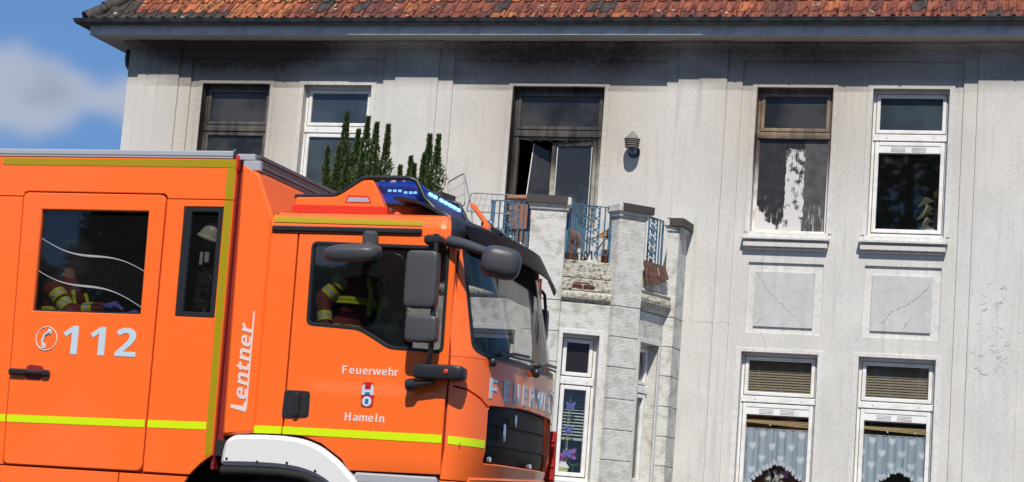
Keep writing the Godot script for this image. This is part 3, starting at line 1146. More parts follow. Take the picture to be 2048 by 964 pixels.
		var sill := part(house, "window_sill", g, M["smooth_stucco"])
		g = G.new()
		g.box(Vector3(o[0] - 0.07, s - 0.215, -0.02), Vector3(o[1] + 0.04, s - 0.145, 0.10), 0.005)
		part(sill, "sill_moulding", g, M["stucco"])
		g = G.new()
		g.box(Vector3(o[0] - 0.05, s - 0.145, -0.02), Vector3(o[1] + 0.02, s - 0.115, 0.07))
		g.box(Vector3(o[0] - 0.04, s - 0.25, -0.02), Vector3(o[1] + 0.01, s - 0.215, 0.055), 0.012)
		part(sill, "sill_moulding", g, M["stucco"])
	build_door_wreck()
	# blue scraps stuck to the sooted pane beside the engine
	for k in [[-12.98, 6.02, 0.02], [-12.85, 6.06, 0.03], [-12.52, 5.83, 0.035], [-12.5, 5.9, 0.025]]:
		g = G.new()
		g.X = Transform3D(Basis(), Vector3(0, 0, -0.149))
		g.sheet(rounded(poly([[k[0] - k[2], k[1] - k[2] * 1.6], [k[0] + k[2] * 0.8, k[1] - k[2] * 1.2], [k[0] + k[2], k[1] + k[2]], [k[0] - k[2] * 0.3, k[1] + k[2] * 1.5]]), 0.02), [], flat, 0.05, 0.002)
		part(house, "scorched_scrap", g, M["smear"])
	# rooms
	for r in [["interior_floor", [X0 + 0.4, 0.45, -6], [X1 - 0.1, 0.6, -0.39], "room_paint"], ["interior_ceiling", [X0 + 0.4, 3.72, -6], [X1 - 0.1, 4.12, -0.39], "room_paint"], ["interior_ceiling", [X0 + 0.4, 7.4, -6], [X1 - 0.1, 7.7, -0.39], "soot_room"],
		["interior_wall", [X0 + 0.4, 0.6, -4.6], [X1 - 0.1, 3.72, -4.5], "room_paint"], ["interior_wall", [X0 + 0.4, 4.13, -4.6], [X1 - 0.1, 7.4, -4.5], "soot_room"],
		["interior_wall", [-5.55, 0.6, -4.5], [-5.4, 3.72, -0.39], "room_paint"], ["interior_wall", [-10.0, 0.6, -4.5], [-9.85, 3.72, -0.39], "room_paint"],
		["interior_wall", [-5.55, 4.13, -4.5], [-5.4, 7.4, -0.39], "soot_room"], ["interior_wall", [-3.45, 4.13, -4.5], [-3.3, 7.4, -0.39], "soot_room"], ["interior_wall", [-10.0, 4.13, -4.5], [-9.85, 7.4, -0.39], "soot_room"], ["interior_wall", [-1.5, 0.6, -4.5], [-1.35, 7.4, -0.39], "soot_room"]]:
		g = G.new()
		g.box(Vector3(r[1][0], r[1][1], r[1][2]), Vector3(r[2][0], r[2][1], r[2][2]))
		part(house, r[0], g, M[r[3]])
	build_vent()
	build_bay()


func build_roof() -> void:
	var ey := 7.93
	var ez := 0.56
	var g := G.new()
	var rise := 4.6
	var a := Vector3(-15.30, ey, ez)
	var b := Vector3(X1, ey, ez)
	var c := Vector3(X1, ey + rise, ez - rise)
	var d := Vector3(-15.30 + rise, ey + rise, ez - rise)
	var e := Vector3(-15.30, ey, ez - 2 * rise)
	var f := Vector3(X1, ey, ez - 2 * rise)
	g.quad(a, b, c, d)
	g.tri(e, a, d)
	g.quad(f, e, d, c)
	g.tri(b, f, c)
	g.quad(a, e, f, b)
	var roof := part(house, "roof", g, M["roof_deck"])
	# one interlocking clay pantile: flat pan, raised roll on its right edge
	var tw := 0.2015
	var tl := 0.40
	var cross := [Vector2(0.0, -0.002), Vector2(0.03, -0.010), Vector2(0.075, -0.012), Vector2(0.118, -0.003), Vector2(0.148, 0.022), Vector2(0.17, 0.042), Vector2(0.19, 0.040), Vector2(0.204, 0.012)]
	var tiles: Array[ArrayMesh] = []
	for variant in 3:
		var t := G.new()
		var r := RandomNumberGenerator.new()
		r.seed = 400 + variant
		var wob := []
		for k in cross.size():
			wob.append(r.randf_range(-0.0015, 0.0015))
		for k in cross.size() - 1:
			var p: Vector2 = cross[k]
			var q: Vector2 = cross[k + 1]
			var np := Vector3(-(q.y - (cross[maxi(k - 1, 0)] as Vector2).y), q.x - (cross[maxi(k - 1, 0)] as Vector2).x, 0).normalized()
			var k2 := mini(k + 2, cross.size() - 1)
			var nq := Vector3(-((cross[k2] as Vector2).y - p.y), (cross[k2] as Vector2).x - p.x, 0).normalized()
			var p0 := Vector3(p.x, p.y + wob[k], 0)
			var q0 := Vector3(q.x, q.y + wob[k + 1], 0)
			var up := Vector3(0, 0, -tl)
			t.put(p0, q0, q0 + up, np, nq, nq)
			t.put(p0, q0 + up, p0 + up, np, nq, np)
			var dn := Vector3(0, -0.017, 0)
			t.quad(p0 + dn, q0 + dn, q0, p0)
		var l: Vector2 = cross[0]
		var rr: Vector2 = cross[cross.size() - 1]
		t.quad(Vector3(l.x, l.y - 0.017, -tl), Vector3(l.x, l.y - 0.017, 0), Vector3(l.x, l.y, 0), Vector3(l.x, l.y, -tl))
		t.quad(Vector3(rr.x, rr.y - 0.017, 0), Vector3(rr.x, rr.y - 0.017, -tl), Vector3(rr.x, rr.y, -tl), Vector3(rr.x, rr.y, 0))
		tiles.append(t.mesh())
	# tile axes: x along the eave, z down the slope
	var down := Vector3(0, -0.7071, 0.7071)
	var nrm := Vector3(0, 0.7071, 0.7071)
	var tilt := Basis(Vector3.RIGHT, nrm, down) * Basis(Vector3.RIGHT, -0.062)
	rng.seed = 12
	var lich := G.new()
	for row in 3:
		var s := 0.31 * row - (0.105 if row > 0 else -0.01)
		for k in 84:
			var x := -15.28 + tw * k + 0.003 * sin(k * 1.7 + row)
			if x < -15.33 + maxf(s, 0.0) + 0.08 * row or x > X1 - 0.1:
				continue
			var at := Vector3(x, ey, ez) - down * s + nrm * (0.055 + rng.randf_range(-0.003, 0.003))
			var q := rng.randf()
			var m := 1
			if x > -8.2:
				m = 0 if q < 0.06 else (1 if q < 0.52 else (2 if q < 0.8 else (5 if q < 0.97 else 4)))
			elif x > -11.7:
				m = 3 if q < 0.06 else (1 if q < 0.3 else (2 if q < 0.65 else (5 if q < 0.9 else 4)))
			else:
				m = 3 if q < 0.45 else (0 if q < 0.8 else 1)
			if row == 0 and x < -12.95:
				m = 4
			if row == 1 and x < -14.6:
				m = 4
			elif row == 1 and x < -13.9:
				m = 1
			if row == 0 and x >= -12.95 and x < -12.3:
				m = 3 if q < 0.6 else 0
			if row == 1 and k in [19, 40, 41]:
				m = 4
			var basis := tilt * Basis(Vector3.UP, rng.randf_range(-0.012, 0.012))
			shared(roof, "roof_tile", tiles[rng.randi() % 3], M["tile_clay_%d" % m], Transform3D(basis, at))
			if rng.randf() < (0.24 if x < -8.0 else 0.13):  # pale crusts of lichen on some tiles
				for z in rng.randi_range(2, 5):
					var p := at + tilt * Vector3(rng.randf_range(0.03, 0.13), 0.0, -rng.randf_range(0.03, 0.27))
					var rad := rng.randf_range(0.006, 0.024)
					var fan := []
					for w in 7:
						fan.append(p + tilt * Vector3(cos(TAU * w / 7) * rad * rng.randf_range(0.6, 1.2), 0.002, -sin(TAU * w / 7) * rad * rng.randf_range(0.6, 1.3)))
					for w in 7:
						lich.tri(p + nrm * 0.004, fan[w], fan[(w + 1) % 7])
	var crust := part(roof, "lichen_crust", lich, M["lichen"])
	crust.set_meta("kind", "stuff")
	# hip tiles climbing from the corner
	for k in 7:
		var h := G.new()
		var dir := Vector3(1, 1, -1).normalized()
		var p := Vector3(-15.25, ey + 0.055, ez - 0.01) + dir * (0.36 * k)
		h.tube([p, p + dir * 0.12, p + dir * 0.42], 0.125, 12, 0.10)
		part(roof, "hip_tile", h, M["tile_clay_4"])


func build_door_wreck() -> void:  # burnt balcony door: a bent leaf on the left, a half open leaf on the right
	var g := G.new()
	g.box(Vector3(-8.354, 4.24, -0.214), Vector3(-8.265, 6.36, -0.122), 0.008)
	g.box(Vector3(-7.055, 4.24, -0.214), Vector3(-6.986, 6.36, -0.122), 0.008)
	g.box(Vector3(-8.28, 6.325, -0.205), Vector3(-7.04, 6.358, -0.135), 0.004)
	var door := part(house, "balcony_door", g, M["window_white"])
	g = G.new()
	g.X = Transform3D(Basis(Vector3.UP, 0.35) * Basis(Vector3.BACK, -0.07), Vector3(-8.2, 4.3, -0.24))
	g.sheet(poly([[0, 0], [0.52, 0], [0.52, 1.62], [0.46, 1.62], [0.41, 1.7], [0.42, 1.8], [0.36, 1.9], [0.2, 1.93], [0, 2.0]]), [], flat, 0.12, 0.02, 0.003)
	part(door, "door_pane", g, M["soot_pane"])
	g = G.new()
	g.X = Transform3D(Basis(Vector3.UP, 0.35) * Basis(Vector3.BACK, -0.07), Vector3(-8.2, 4.3, -0.235))
	g.box(Vector3(-0.014, 0, -0.02), Vector3(0.0, 2.0, 0.004))  # thin pale strip painted in as a highlight down the leaf edge
	g.box(Vector3(0.5, 0, -0.03), Vector3(0.56, 1.6, 0.0), 0.006)
	part(door, "door_edge", g, M["card_white"])
	g = G.new()
	g.X = Transform3D(Basis(Vector3.UP, -0.10), Vector3(-7.77, 4.28, -0.22))
	ring(g, 0, 0, 0.71, 2.03, 0.075, -0.05, 0.02, 0.008)
	part(door, "door_leaf", g, M["window_white"])
	g = G.new()
	g.X = Transform3D(Basis(Vector3.UP, -0.10), Vector3(-7.77, 4.28, -0.22))
	g.X = g.X * Transform3D(Basis(), Vector3(0, 0, -0.01))
	g.sheet(rect(0.06, 0.06, 0.65, 1.97), [], flat, 0.3, 0.01)
	part(door, "door_pane", g, M["half_sooted_pane"])
	g = G.new()
	g.X = Transform3D(Basis(Vector3.UP, -0.10), Vector3(-7.77, 4.28, -0.22))
	g.box(Vector3(0.078, 0.08, -0.009), Vector3(0.09, 1.95, 0.004))
	g.box(Vector3(0.618, 0.08, -0.009), Vector3(0.63, 1.95, 0.004))
	part(door, "glazing_bead", g, M["slat_white"])
	g = G.new()  # charred insulation hanging under the bar
	rng.seed = 31
	var prev := Vector3(-8.27, 6.33, -0.15)
	for k in 26:
		var nx := Vector3(-8.27 + 1.22 * (k + 1) / 26.0, 6.325 - rng.randf_range(0.0, 0.03), -0.15 + rng.randf_range(-0.02, 0.02))
		g.tube([prev, nx], rng.randf_range(0.006, 0.014), 5)
		prev = nx
	part(door, "charred_remains", g, M["black_char"])


func build_vent() -> void:
	var g := G.new()
	var at := Vector3(-6.476, 6.027, 0.17)
	g.tube([Vector3(-6.476, 6.132, -0.02), Vector3(-6.476, 6.132, 0.09), Vector3(-6.476, 6.137, 0.135), Vector3(-6.476, 6.157, 0.165), Vector3(-6.476, 6.197, 0.17)], 0.055, 14)
	g.lathe([Vector2(0, 0), Vector2(0.09, 0.0), Vector2(0.09, 0.02), Vector2(0.0, 0.02)], Vector3(-6.476, 6.132, -0.005), 16, Basis(Vector3.RIGHT, PI / 2))
	var vent := part(house, "wall_vent", g, M["vent_blue"])
	for k in 4:
		g = G.new()
		var y := 0.135 + 0.031 * k
		var r := 0.098 + 0.004 * k
		g.lathe([Vector2(0.05, y), Vector2(r, y), Vector2(r + 0.006, y + 0.01), Vector2(r - 0.016, y + 0.026), Vector2(0.05, y + 0.028)], at, 20)
		part(vent, "vent_ring", g, M["vent_grey"])
	g = G.new()
	g.lathe([Vector2(0.0, 0.258), Vector2(0.118, 0.256), Vector2(0.118, 0.264), Vector2(0.0, 0.39)], at, 20)
	part(vent, "vent_cap", g, M["vent_grey"])


const PIER_A := [[-7.31, 2.19], [-6.85, 2.08], [-6.90, 1.85], [-7.36, 1.96]]
const PIER_B := [[-6.33, 1.62], [-6.20, 1.73], [-5.91, 1.42], [-6.08, 1.28]]
const PIER_C := [[-5.78, 0.55], [-5.63, 0.52], [-5.60, 0.0], [-5.78, 0.0]]
# plan of the wall faces between the piers, left to right
const FACETS := [[-8.66, 2.03, -7.28, 2.03], [-6.89, 1.97, -6.27, 1.665], [-6.0, 1.38, -5.765, 0.53]]


func facet(i: int, flip: bool) -> Transform3D:  # x runs along the face, z points out of it
	var f: Array = FACETS[i]
	var p := Vector2(f[0], f[1])
	var q := Vector2(f[2], f[3])
	if flip:
		var t := p
		p = Vector2(2 * BAY_X - q.x, q.y)
		q = Vector2(2 * BAY_X - t.x, t.y)
	var d := (q - p).normalized()
	return Transform3D(Basis(Vector3(d.x, 0, d.y), Vector3.UP, Vector3(-d.y, 0, d.x)), Vector3(p.x, 0, p.y))


func build_bay() -> void:
	var joints := [0.0, 0.42, 0.82, 1.23, 1.638, 2.044, 2.456, 2.877, 3.285, 3.70]
	var bay := part(house, "bay", bay_core(), M["bay_stucco"])
	# piers of plaster blocks with recessed joints, then a plain shaft, a necking and a slate cap
	for side in 2:
		for pn in 3:
			var plan: Array = [PIER_A, PIER_B, PIER_C][pn]
			if side == 1:
				plan = mirrored(plan)
			for k in joints.size() - 1:
				var b := G.new()
				var y0: float = joints[k]
				var y1: float = joints[k + 1]
				column(b, plan, [[-0.014, y0 + 0.004], [0.0, y0 + 0.014], [0.0, y1 - 0.010], [-0.012, y1 - 0.003]])
				part(bay, "plaster_block", b, M["bay_stucco"])
			var g := G.new()
			column(g, plan, [[-0.012, 3.703], [0.002, 3.712], [0.002, 4.905]])
			part(bay, "pier_shaft", g, M["bay_stucco"])
			g = G.new()
			column(g, plan, [[0.0, 4.905], [0.022, 4.91], [0.03, 4.925], [0.018, 4.935], [0.03, 4.95], [0.055, 4.985], [0.055, 5.075], [0.04, 5.085]])
			part(bay, "pier_capital", g, M["bay_stucco"])
			g = G.new()
			if pn == 0:  # the slate is gone from the right end of this cap
				var cut := [plan[0], [lerpf(plan[0][0], plan[1][0], 0.86), lerpf(plan[0][1], plan[1][1], 0.86)], [lerpf(plan[3][0], plan[2][0], 0.86), lerpf(plan[3][1], plan[2][1], 0.86)], plan[3]]
				column(g, cut, [[0.072, 4.985], [0.075, 4.99], [0.075, 5.093], [0.06, 5.099]])
			elif pn == 1:
				column(g, [[lerpf(plan[1][0], plan[2][0], 0.2), lerpf(plan[1][1], plan[2][1], 0.2)], plan[2], plan[3], [lerpf(plan[0][0], plan[3][0], 0.2), lerpf(plan[0][1], plan[3][1], 0.2)]] if side == 0 else plan, [[0.072, 4.985], [0.078, 4.99], [0.078, 5.09], [0.065, 5.096]])
			else:
				column(g, [plan[1], plan[2], [plan[2][0] - 0.09, 0.0], [plan[1][0] - 0.09, plan[1][1]]] if side == 0 else plan, [[0.075, 4.97], [0.082, 4.98], [0.082, 5.088], [0.07, 5.094]])
			part(bay, "pier_cap", g, M["cap_slate"])
	# faces with their windows, ledges, parapets and railings
	for side in 2:
		for i in 3:
			if i == 0 and side == 1:
				continue
			var T := facet(i, side == 1)
			var f: Array = FACETS[i]
			var w := Vector2(f[0], f[1]).distance_to(Vector2(f[2], f[3]))
			var o0: float = [0.36, 0.075, 0.22][i]
			var o1: float = [1.20, w - 0.115, w - 0.11][i]
			if side == 1:
				var t := o0
				o0 = w - o1
				o1 = w - t
			var g := G.new()
			g.X = T
			g.sheet(rect(0, 0, w, 3.70), [rect(o0, 1.33, o1, 3.28)], flat, 0.25, 0.22)
			part(bay, "bay_wall", g, M["bay_stucco"])
			g = G.new()
			g.X = T
			g.box(Vector3(o0 - 0.05, 1.33, -0.02), Vector3(o0, 3.345, 0.014), 0.003)
			g.box(Vector3(o1, 1.33, -0.02), Vector3(o1 + 0.06, 3.345, 0.014), 0.003)
			g.box(Vector3(o0, 3.28, -0.02), Vector3(o1, 3.345, 0.014), 0.003)
			g.box(Vector3(o0 - 0.05, 1.24, -0.19), Vector3(o1 + 0.06, 1.33, 0.05), 0.006)
			part(bay, "window_surround", g, M["smooth_stucco"])
			window_unit(house, T * Transform3D(Basis(), Vector3(o0, 1.33, -0.15)), o1 - o0, 1.95, 1.28, 1.385, {"top": "dark_net" if i == 1 and side == 0 else "clear_glass"})
			# ledge and parapet
			g = G.new()
			g.X = T
			var a := Vector2(0, 0)
			if i == 2:
				g.sweep([a, Vector2(w, 0)], [Vector2(-0.2, 3.705), Vector2(0.0, 3.71), Vector2(0.015, 3.75), Vector2(0.055, 3.79), Vector2(0.095, 3.82), Vector2(0.10, 3.86), Vector2(0.07, 3.93), Vector2(0.085, 3.97), Vector2(0.03, 4.01), Vector2(-0.2, 4.02)])
			else:
				g.sweep([a, Vector2(w, 0)], [Vector2(-0.2, 3.705), Vector2(-0.006, 3.71), Vector2(0.0, 3.735), Vector2(0.02, 3.742), Vector2(0.044, 3.757), Vector2(0.052, 3.785), Vector2(0.048, 3.815), Vector2(0.034, 3.838), Vector2(0.02, 3.85), Vector2(0.004, 3.86), Vector2(-0.2, 3.865)])
			part(bay, "ledge_moulding", g, M["weathered_stucco"])
			g = G.new()
			g.X = T
			if i != 2:
				g.box(Vector3(0.0, 3.866, -0.2), Vector3(w, 4.03, 0.006), 0.008)
			g.box(Vector3(0.0, 4.034, -0.2), Vector3(w, 4.275, -0.012), 0.014)
			part(bay, "parapet", g, M["weathered_stucco"])
			if i == 1 and side == 0:  # a lump of plaster has fallen from the parapet: brick shows
				for k in 3:
					g = G.new()
					g.X = T * Transform3D(Basis(), Vector3(0, 0, 0.008))
					g.sheet(poly([[[0.15, 3.90], [0.30, 3.885], [0.29, 3.95], [0.16, 3.965]], [[0.305, 3.885], [0.46, 3.89], [0.475, 3.925], [0.44, 3.955], [0.31, 3.952]], [[0.16, 3.97], [0.25, 3.957], [0.3, 3.957], [0.41, 3.962], [0.38, 3.98], [0.2, 3.985]]][k]), [], flat, 0.06, 0.006, 0.003)
					part(bay, "brick", g, M["brick_red"])
			if i == 0:  # only the right half of the front opening still has its railing
				railing(bay, T, w * 0.5 + 0.03, w - 0.12)
				continue
			var r0: float = [0.0, 0.035, 0.13][i]
			var r1: float = [0.0, w - 0.045, w - 0.08][i]
			if side == 1:
				railing(bay, T, w - r1, w - r0)
			else:
				railing(bay, T, r0, r1)


func bay_core() -> G:  # balcony floor slab and the dark cores behind the block joints
	var g := G.new()
	var plan := []
	for p in [[-5.7, 0.02], [-5.72, 0.5], [-5.98, 1.3], [-6.3, 1.6], [-6.9, 1.9], [-7.3, 2.0]]:
		plan.append(p)
	var all := plan.duplicate()
	for i in range(plan.size() - 1, -1, -1):
		all.append([2 * BAY_X - plan[i][0], plan[i][1]])
	column(g, all, [[0.0, 3.72], [0.0, 4.2]])
	for side in 2:
		for pn in 3:
			var q: Array = [PIER_A, PIER_B, PIER_C][pn]
			if side == 1:
				q = mirrored(q)
			column(g, q, [[-0.016, 0.0], [-0.016, 4.9]])
	return g


func spiral(c: Vector2, r: float, from: float, turn: float, shrink: float) -> Array:
	var out := []
	for k in 12:
		var t := k / 11.0
		var a := from + turn * t
		var rr := r * lerpf(1.0, shrink, t)
		out.append(Vector3(c.x + cos(a) * rr, c.y + sin(a) * rr, 0))
	return out


func railing(bay: Node3D, T: Transform3D, a: float, b: float) -> void:
	var y0 := 4.375
	var y1 := 5.045
	var RT := T * Transform3D(Basis(), Vector3(0, 0, -0.06))
	var g := G.new()
	g.X = RT
	g.box(Vector3(a - 0.02, y1 - 0.012, -0.012), Vector3(b + 0.02, y1, 0.012), 0.003)
	g.box(Vector3(a - 0.02, y0, -0.008), Vector3(b + 0.02, y0 + 0.014, 0.008), 0.003)
	for s in [a, b]:
		g.box(Vector3(s - 0.009, 4.27, -0.007), Vector3(s + 0.009, y1 - 0.002, 0.007), 0.002)
	var rail := part(bay, "railing", g, M["blue_iron"])
	# railing and its bars hang on the bay: bars and scrolls are joined per bay face where they are thinner than the eye can part
	var span := b - a
	var q := G.new()
	q.X = RT
	for t in [0.03, 0.075, 0.21, 0.36, 0.545, 0.73, 0.85, 0.965]:
		var x: float = a + span * t
		var r := 0.0075 if t in [0.36, 0.545, 0.73] else 0.009
		q.box(Vector3(x - r, y0 + 0.014, -r), Vector3(x + r, y1 - 0.012, r), 0.002)
	var c0 := a + span * 0.4525
	var c1 := a + span * 0.6375
	var rad := span * 0.075
	for row in 4:
		var yc := y0 + 0.105 + row * 0.158
		for c in [c0, c1]:
			var s := 1.0 if c == c0 else -1.0
			var up := spiral(Vector2(c, yc + 0.036), rad, PI if s > 0 else 0.0, -s * 4.6, 0.3)
			var dn := spiral(Vector2(c, yc - 0.036), rad, PI if s > 0 else 0.0, s * 4.6, 0.3)
			q.tube(up, 0.0092, 5)
			q.tube(dn, 0.0092, 5)
			q.tube([Vector3(c - s * rad, yc - 0.036, 0), Vector3(c - s * rad, yc + 0.036, 0)], 0.0075, 5)
			q.box(Vector3(c - s * rad - 0.016, yc - 0.01, -0.013), Vector3(c - s * rad + 0.016, yc + 0.01, 0.013), 0.003)
			q.tube([Vector3(c + s * rad * 0.2, yc + 0.085, 0), Vector3(c + s * rad * 0.9, yc + 0.06, 0), Vector3(c + s * rad * 1.22, yc + 0.0, 0), Vector3(c + s * rad * 0.9, yc - 0.06, 0)], 0.006, 5)
	var bars := part(bay, "railing_bars", q, M["blue_iron"])
	bars.set_meta("kind", "stuff")
	rail.set_meta("label", "blue wrought iron railing with scrolls")


# ---------------------------------------------------------------- behind the ground floor windows
func build_window_contents() -> void:
	for k in 2:
		var x0: float = [-4.75, -3.12][k]
		var x1: float = [-3.68, -2.08][k]
		var where: String = ["left of the two lower windows", "right of the two lower windows"][k]
		# venetian blind behind the transom
		var t := thing("venetian_blind", Vector3((x0 + x1) / 2, 3.25, -0.195), "olive brown venetian blind in the transom, " + where, "blind", "venetian blinds behind the transoms")
		var g := G.new()
		for r in 15:
			var y := -0.56 + 0.0365 * r
			g.X = Transform3D(Basis(Vector3.RIGHT, 1.15), Vector3(0, y, 0))
			g.box(Vector3(-0.47, -0.001, -0.0185), Vector3(0.47, 0.001, 0.0185))
		var slats := part(t, "blind_slats", g, M["slat_beige"])
		slats.set_meta("kind", "stuff")
		g = G.new()
		g.box(Vector3(-0.48, -0.02, -0.02), Vector3(0.48, 0.02, 0.02), 0.003)
		part(t, "head_rail", g, M["slat_beige"])
		g = G.new()
		for c in [-0.3, 0.02, 0.3]:
			g.box(Vector3(c - 0.001, -0.57, 0.017), Vector3(c + 0.001, 0, 0.019))
		part(t, "ladder_cord", g, M["slat_white"])
		# pleated blind drawn up under the vent strip, slipping to the right
		t = thing("pleated_blind", Vector3((x0 + x1) / 2, 2.385, -0.18), "drawn up yellow pleated blind, " + where, "blind", "pleated blinds drawn up")
		g = G.new()
		for r in 4:
			g.X = Transform3D(Basis(Vector3.BACK, -0.014 * r), Vector3(0, -0.015 * r, 0))
			g.box(Vector3(-0.47, -0.007, -0.015), Vector3(0.47, 0.006, 0.012 if r % 2 else 0.016), 0.003)
		part(t, "pleats", g, M["pleated_yellow"])
		g = G.new()
		for c in [-0.1, 0.27]:
			g.box(Vector3(c - 0.012, -0.07, 0.0), Vector3(c + 0.012, -0.045, 0.02), 0.003)
		part(t, "clip", g, M["slat_white"])
		# lace curtain: gathered cloth hung on a rod, lower edge arched and scalloped
		var lt := thing("lace_curtain", Vector3((x0 + x1) / 2, 2.27, -0.20), "pale blue lace curtain with hearts, " + where, "curtain", "lace curtains")
		g = G.new()
		var n := 108
		var half := 0.465
		var arch := [0.03, 0.07][k] as float
		var low := func(x: float) -> float:
			var a := absf(x - arch) / 0.40
			var edge := -0.44 - 0.30 * pow(minf(a, 1.3), 1.5)
			return edge - 0.028 * absf(sin((x + 0.02) * 42.0))
		var fold := func(x: float, y: float) -> float:
			return 0.016 * sin(x * 46.0 + 1.3 * sin(x * 9.0)) * (0.4 + 0.6 * minf(1.0, -y * 4.0))
		var rows := 8
		for i in n:
			var xa := lerpf(-half, half, float(i) / n)
			var xb := lerpf(-half, half, float(i + 1) / n)
			for r in rows:
				var c := []
				for e in [[xa, r], [xb, r], [xb, r + 1], [xa, r + 1]]:
					var x: float = e[0]
					var y: float = low.call(x) * e[1] / rows
					var dz := (fold.call(x + 0.002, y) - fold.call(x - 0.002, y)) / 0.004 as float
					c.append([Vector3(x, y, fold.call(x, y)), Vector3(-dz, 0, 1).normalized(), Vector2(x * 3.7 + 0.37 * k, -y * 3.0)])
				g.put(c[0][0], c[1][0], c[2][0], c[0][1], c[1][1], c[2][1], c[0][2], c[1][2], c[2][2])
				g.put(c[0][0], c[2][0], c[3][0], c[0][1], c[2][1], c[3][1], c[0][2], c[2][2], c[3][2])
		part(lt, "curtain_cloth", g, M["lace"])
		g = G.new()  # thicker shell edging along the arch: overlapping petals
		for i in 20:
			var x := lerpf(-half + 0.02, half - 0.02, i / 19.0)
			var y: float = low.call(x)
			g.X = Transform3D(Basis(Vector3.BACK, -(x - arch) * 1.2), Vector3(x, y + 0.02, 0.012 + 0.004 * (i % 2)))
			var fan := [Vector3(0, 0.035, 0)]
			for w in 9:
				var a := PI + PI * w / 8.0
				fan.append(Vector3(cos(a) * 0.027, sin(a) * 0.055, 0.004 * sin(w * 1.6)))
			for w in range(1, 9):
				g.tri(fan[0], fan[w], fan[w + 1])
		part(lt, "shell_edging", g, M["lace_solid"])
		g = G.new()
		g.tube([Vector3(-0.48, 0.006, 0), Vector3(0.48, 0.006, 0)], 0.006, 6)
		part(lt, "curtain_rod", g, M["slat_white"])
	# flowers on the sill of the left window
	var f := thing("flower_pot", Vector3(-4.19, 1.2, -0.32), "white and violet potted flowers under the arch of the left lace curtain", "potted plant")
	pot(f, 0.1, 0.14)
	rng.seed = 91
	blossoms(f, Vector3(-0.05, 0.42, 0.0), 0.12, 26, M["petal_white"], 0.028)
	blossoms(f, Vector3(0.1, 0.47, 0.02), 0.05, 10, M["petal_violet"], 0.028)
	leaves(f, Vector3(-0.12, 0.28, 0), 0.17, 22, M["leaf_green"], 0.09)
	f = thing("flower_pot", Vector3(-2.6, 1.2, -0.32), "thin stemmed potted plant under the arch of the right lace curtain", "potted plant")
	pot(f, 0.09, 0.13)
	leaves(f, Vector3(0, 0.3, 0), 0.14, 14, M["leaf_olive"], 0.12)
	# large plant behind the clear upper pane on the right
	f = thing("house_plant", Vector3(-2.24, 5.0, -0.5), "large pale leaved plant behind the lower pane of the right hand upper window", "plant")
	pot(f, 0.12, 0.2)
	rng.seed = 44
	var g := G.new()
	for i in 22:
		var yy := 0.2 + rng.randf() * 0.52
		var az := rng.randf_range(0, TAU)
		var out := Vector3(cos(az), 0, sin(az) * 0.5)
		var p := Vector3(0, yy, 0)
		var q := p + out * 0.13 + Vector3(0, 0.06, 0)
		var e := p + out * 0.25 - Vector3(0, 0.06 + 0.08 * rng.randf(), 0)
		var s := Vector3(-out.z, 0.2, out.x).normalized() * 0.045
		g.quad(p, q - s, e, q + s)
	part(f, "leaves", g, M["leaf_olive"])
	g = G.new()
	g.tube([Vector3(0, 0.15, 0), Vector3(0.02, 0.5, 0), Vector3(0, 0.75, 0)], 0.012, 6)
	part(f, "stem", g, M["bark"])


func pot(f: Node3D, r: float, h: float) -> void:
	var g := G.new()
	g.lathe([Vector2(0, 0), Vector2(r * 0.75, 0), Vector2(r * 0.95, h * 0.85), Vector2(r * 1.05, h * 0.85), Vector2(r * 1.05, h), Vector2(r * 0.9, h), Vector2(r * 0.85, h * 0.9), Vector2(0, h * 0.9)], Vector3.ZERO, 16)
	part(f, "pot", g, M["pot_white"])


func blossoms(f: Node3D, c: Vector3, spread: float, n: int, m: Material, size: float) -> void:
	var g := G.new()
	for i in n:
		var p := c + Vector3(rng.randf_range(-1, 1), rng.randf_range(-0.7, 0.7), rng.randf_range(-0.6, 0.6)) * spread
		var tilt := Basis.from_euler(Vector3(rng.randf_range(-0.7, 0.5), rng.randf_range(-0.9, 0.9), rng.randf_range(0, TAU)))
		for k in 5:
			var a := TAU * k / 5
			var u := tilt * Vector3(cos(a), sin(a), 0.25)
			var s := tilt * Vector3(-sin(a), cos(a), 0) * 0.5
			g.quad(p, p + (u - s) * size * 0.8, p + u * size * 1.25, p + (u + s) * size * 0.8)
	part(f, "blossoms", g, m)


func leaves(f: Node3D, c: Vector3, spread: float, n: int, m: Material, size: float) -> void:
	var g := G.new()
	for i in n:
		var az := rng.randf_range(0, TAU)
		var out := Vector3(cos(az), rng.randf_range(-0.2, 0.8), sin(az)).normalized()
		var p := c + out * spread * rng.randf_range(0.1, 0.6)
		var s := out.cross(Vector3.UP).normalized() * size * 0.3
		var e := p + out * size
		var mid := (p + e) * 0.5 + Vector3(0, size * 0.14, 0)
		g.quad(p, mid - s, e, mid + s)
	g.tube([c - Vector3(0, 0.25, 0), c], 0.006, 5)
	part(f, "leaves", g, m)


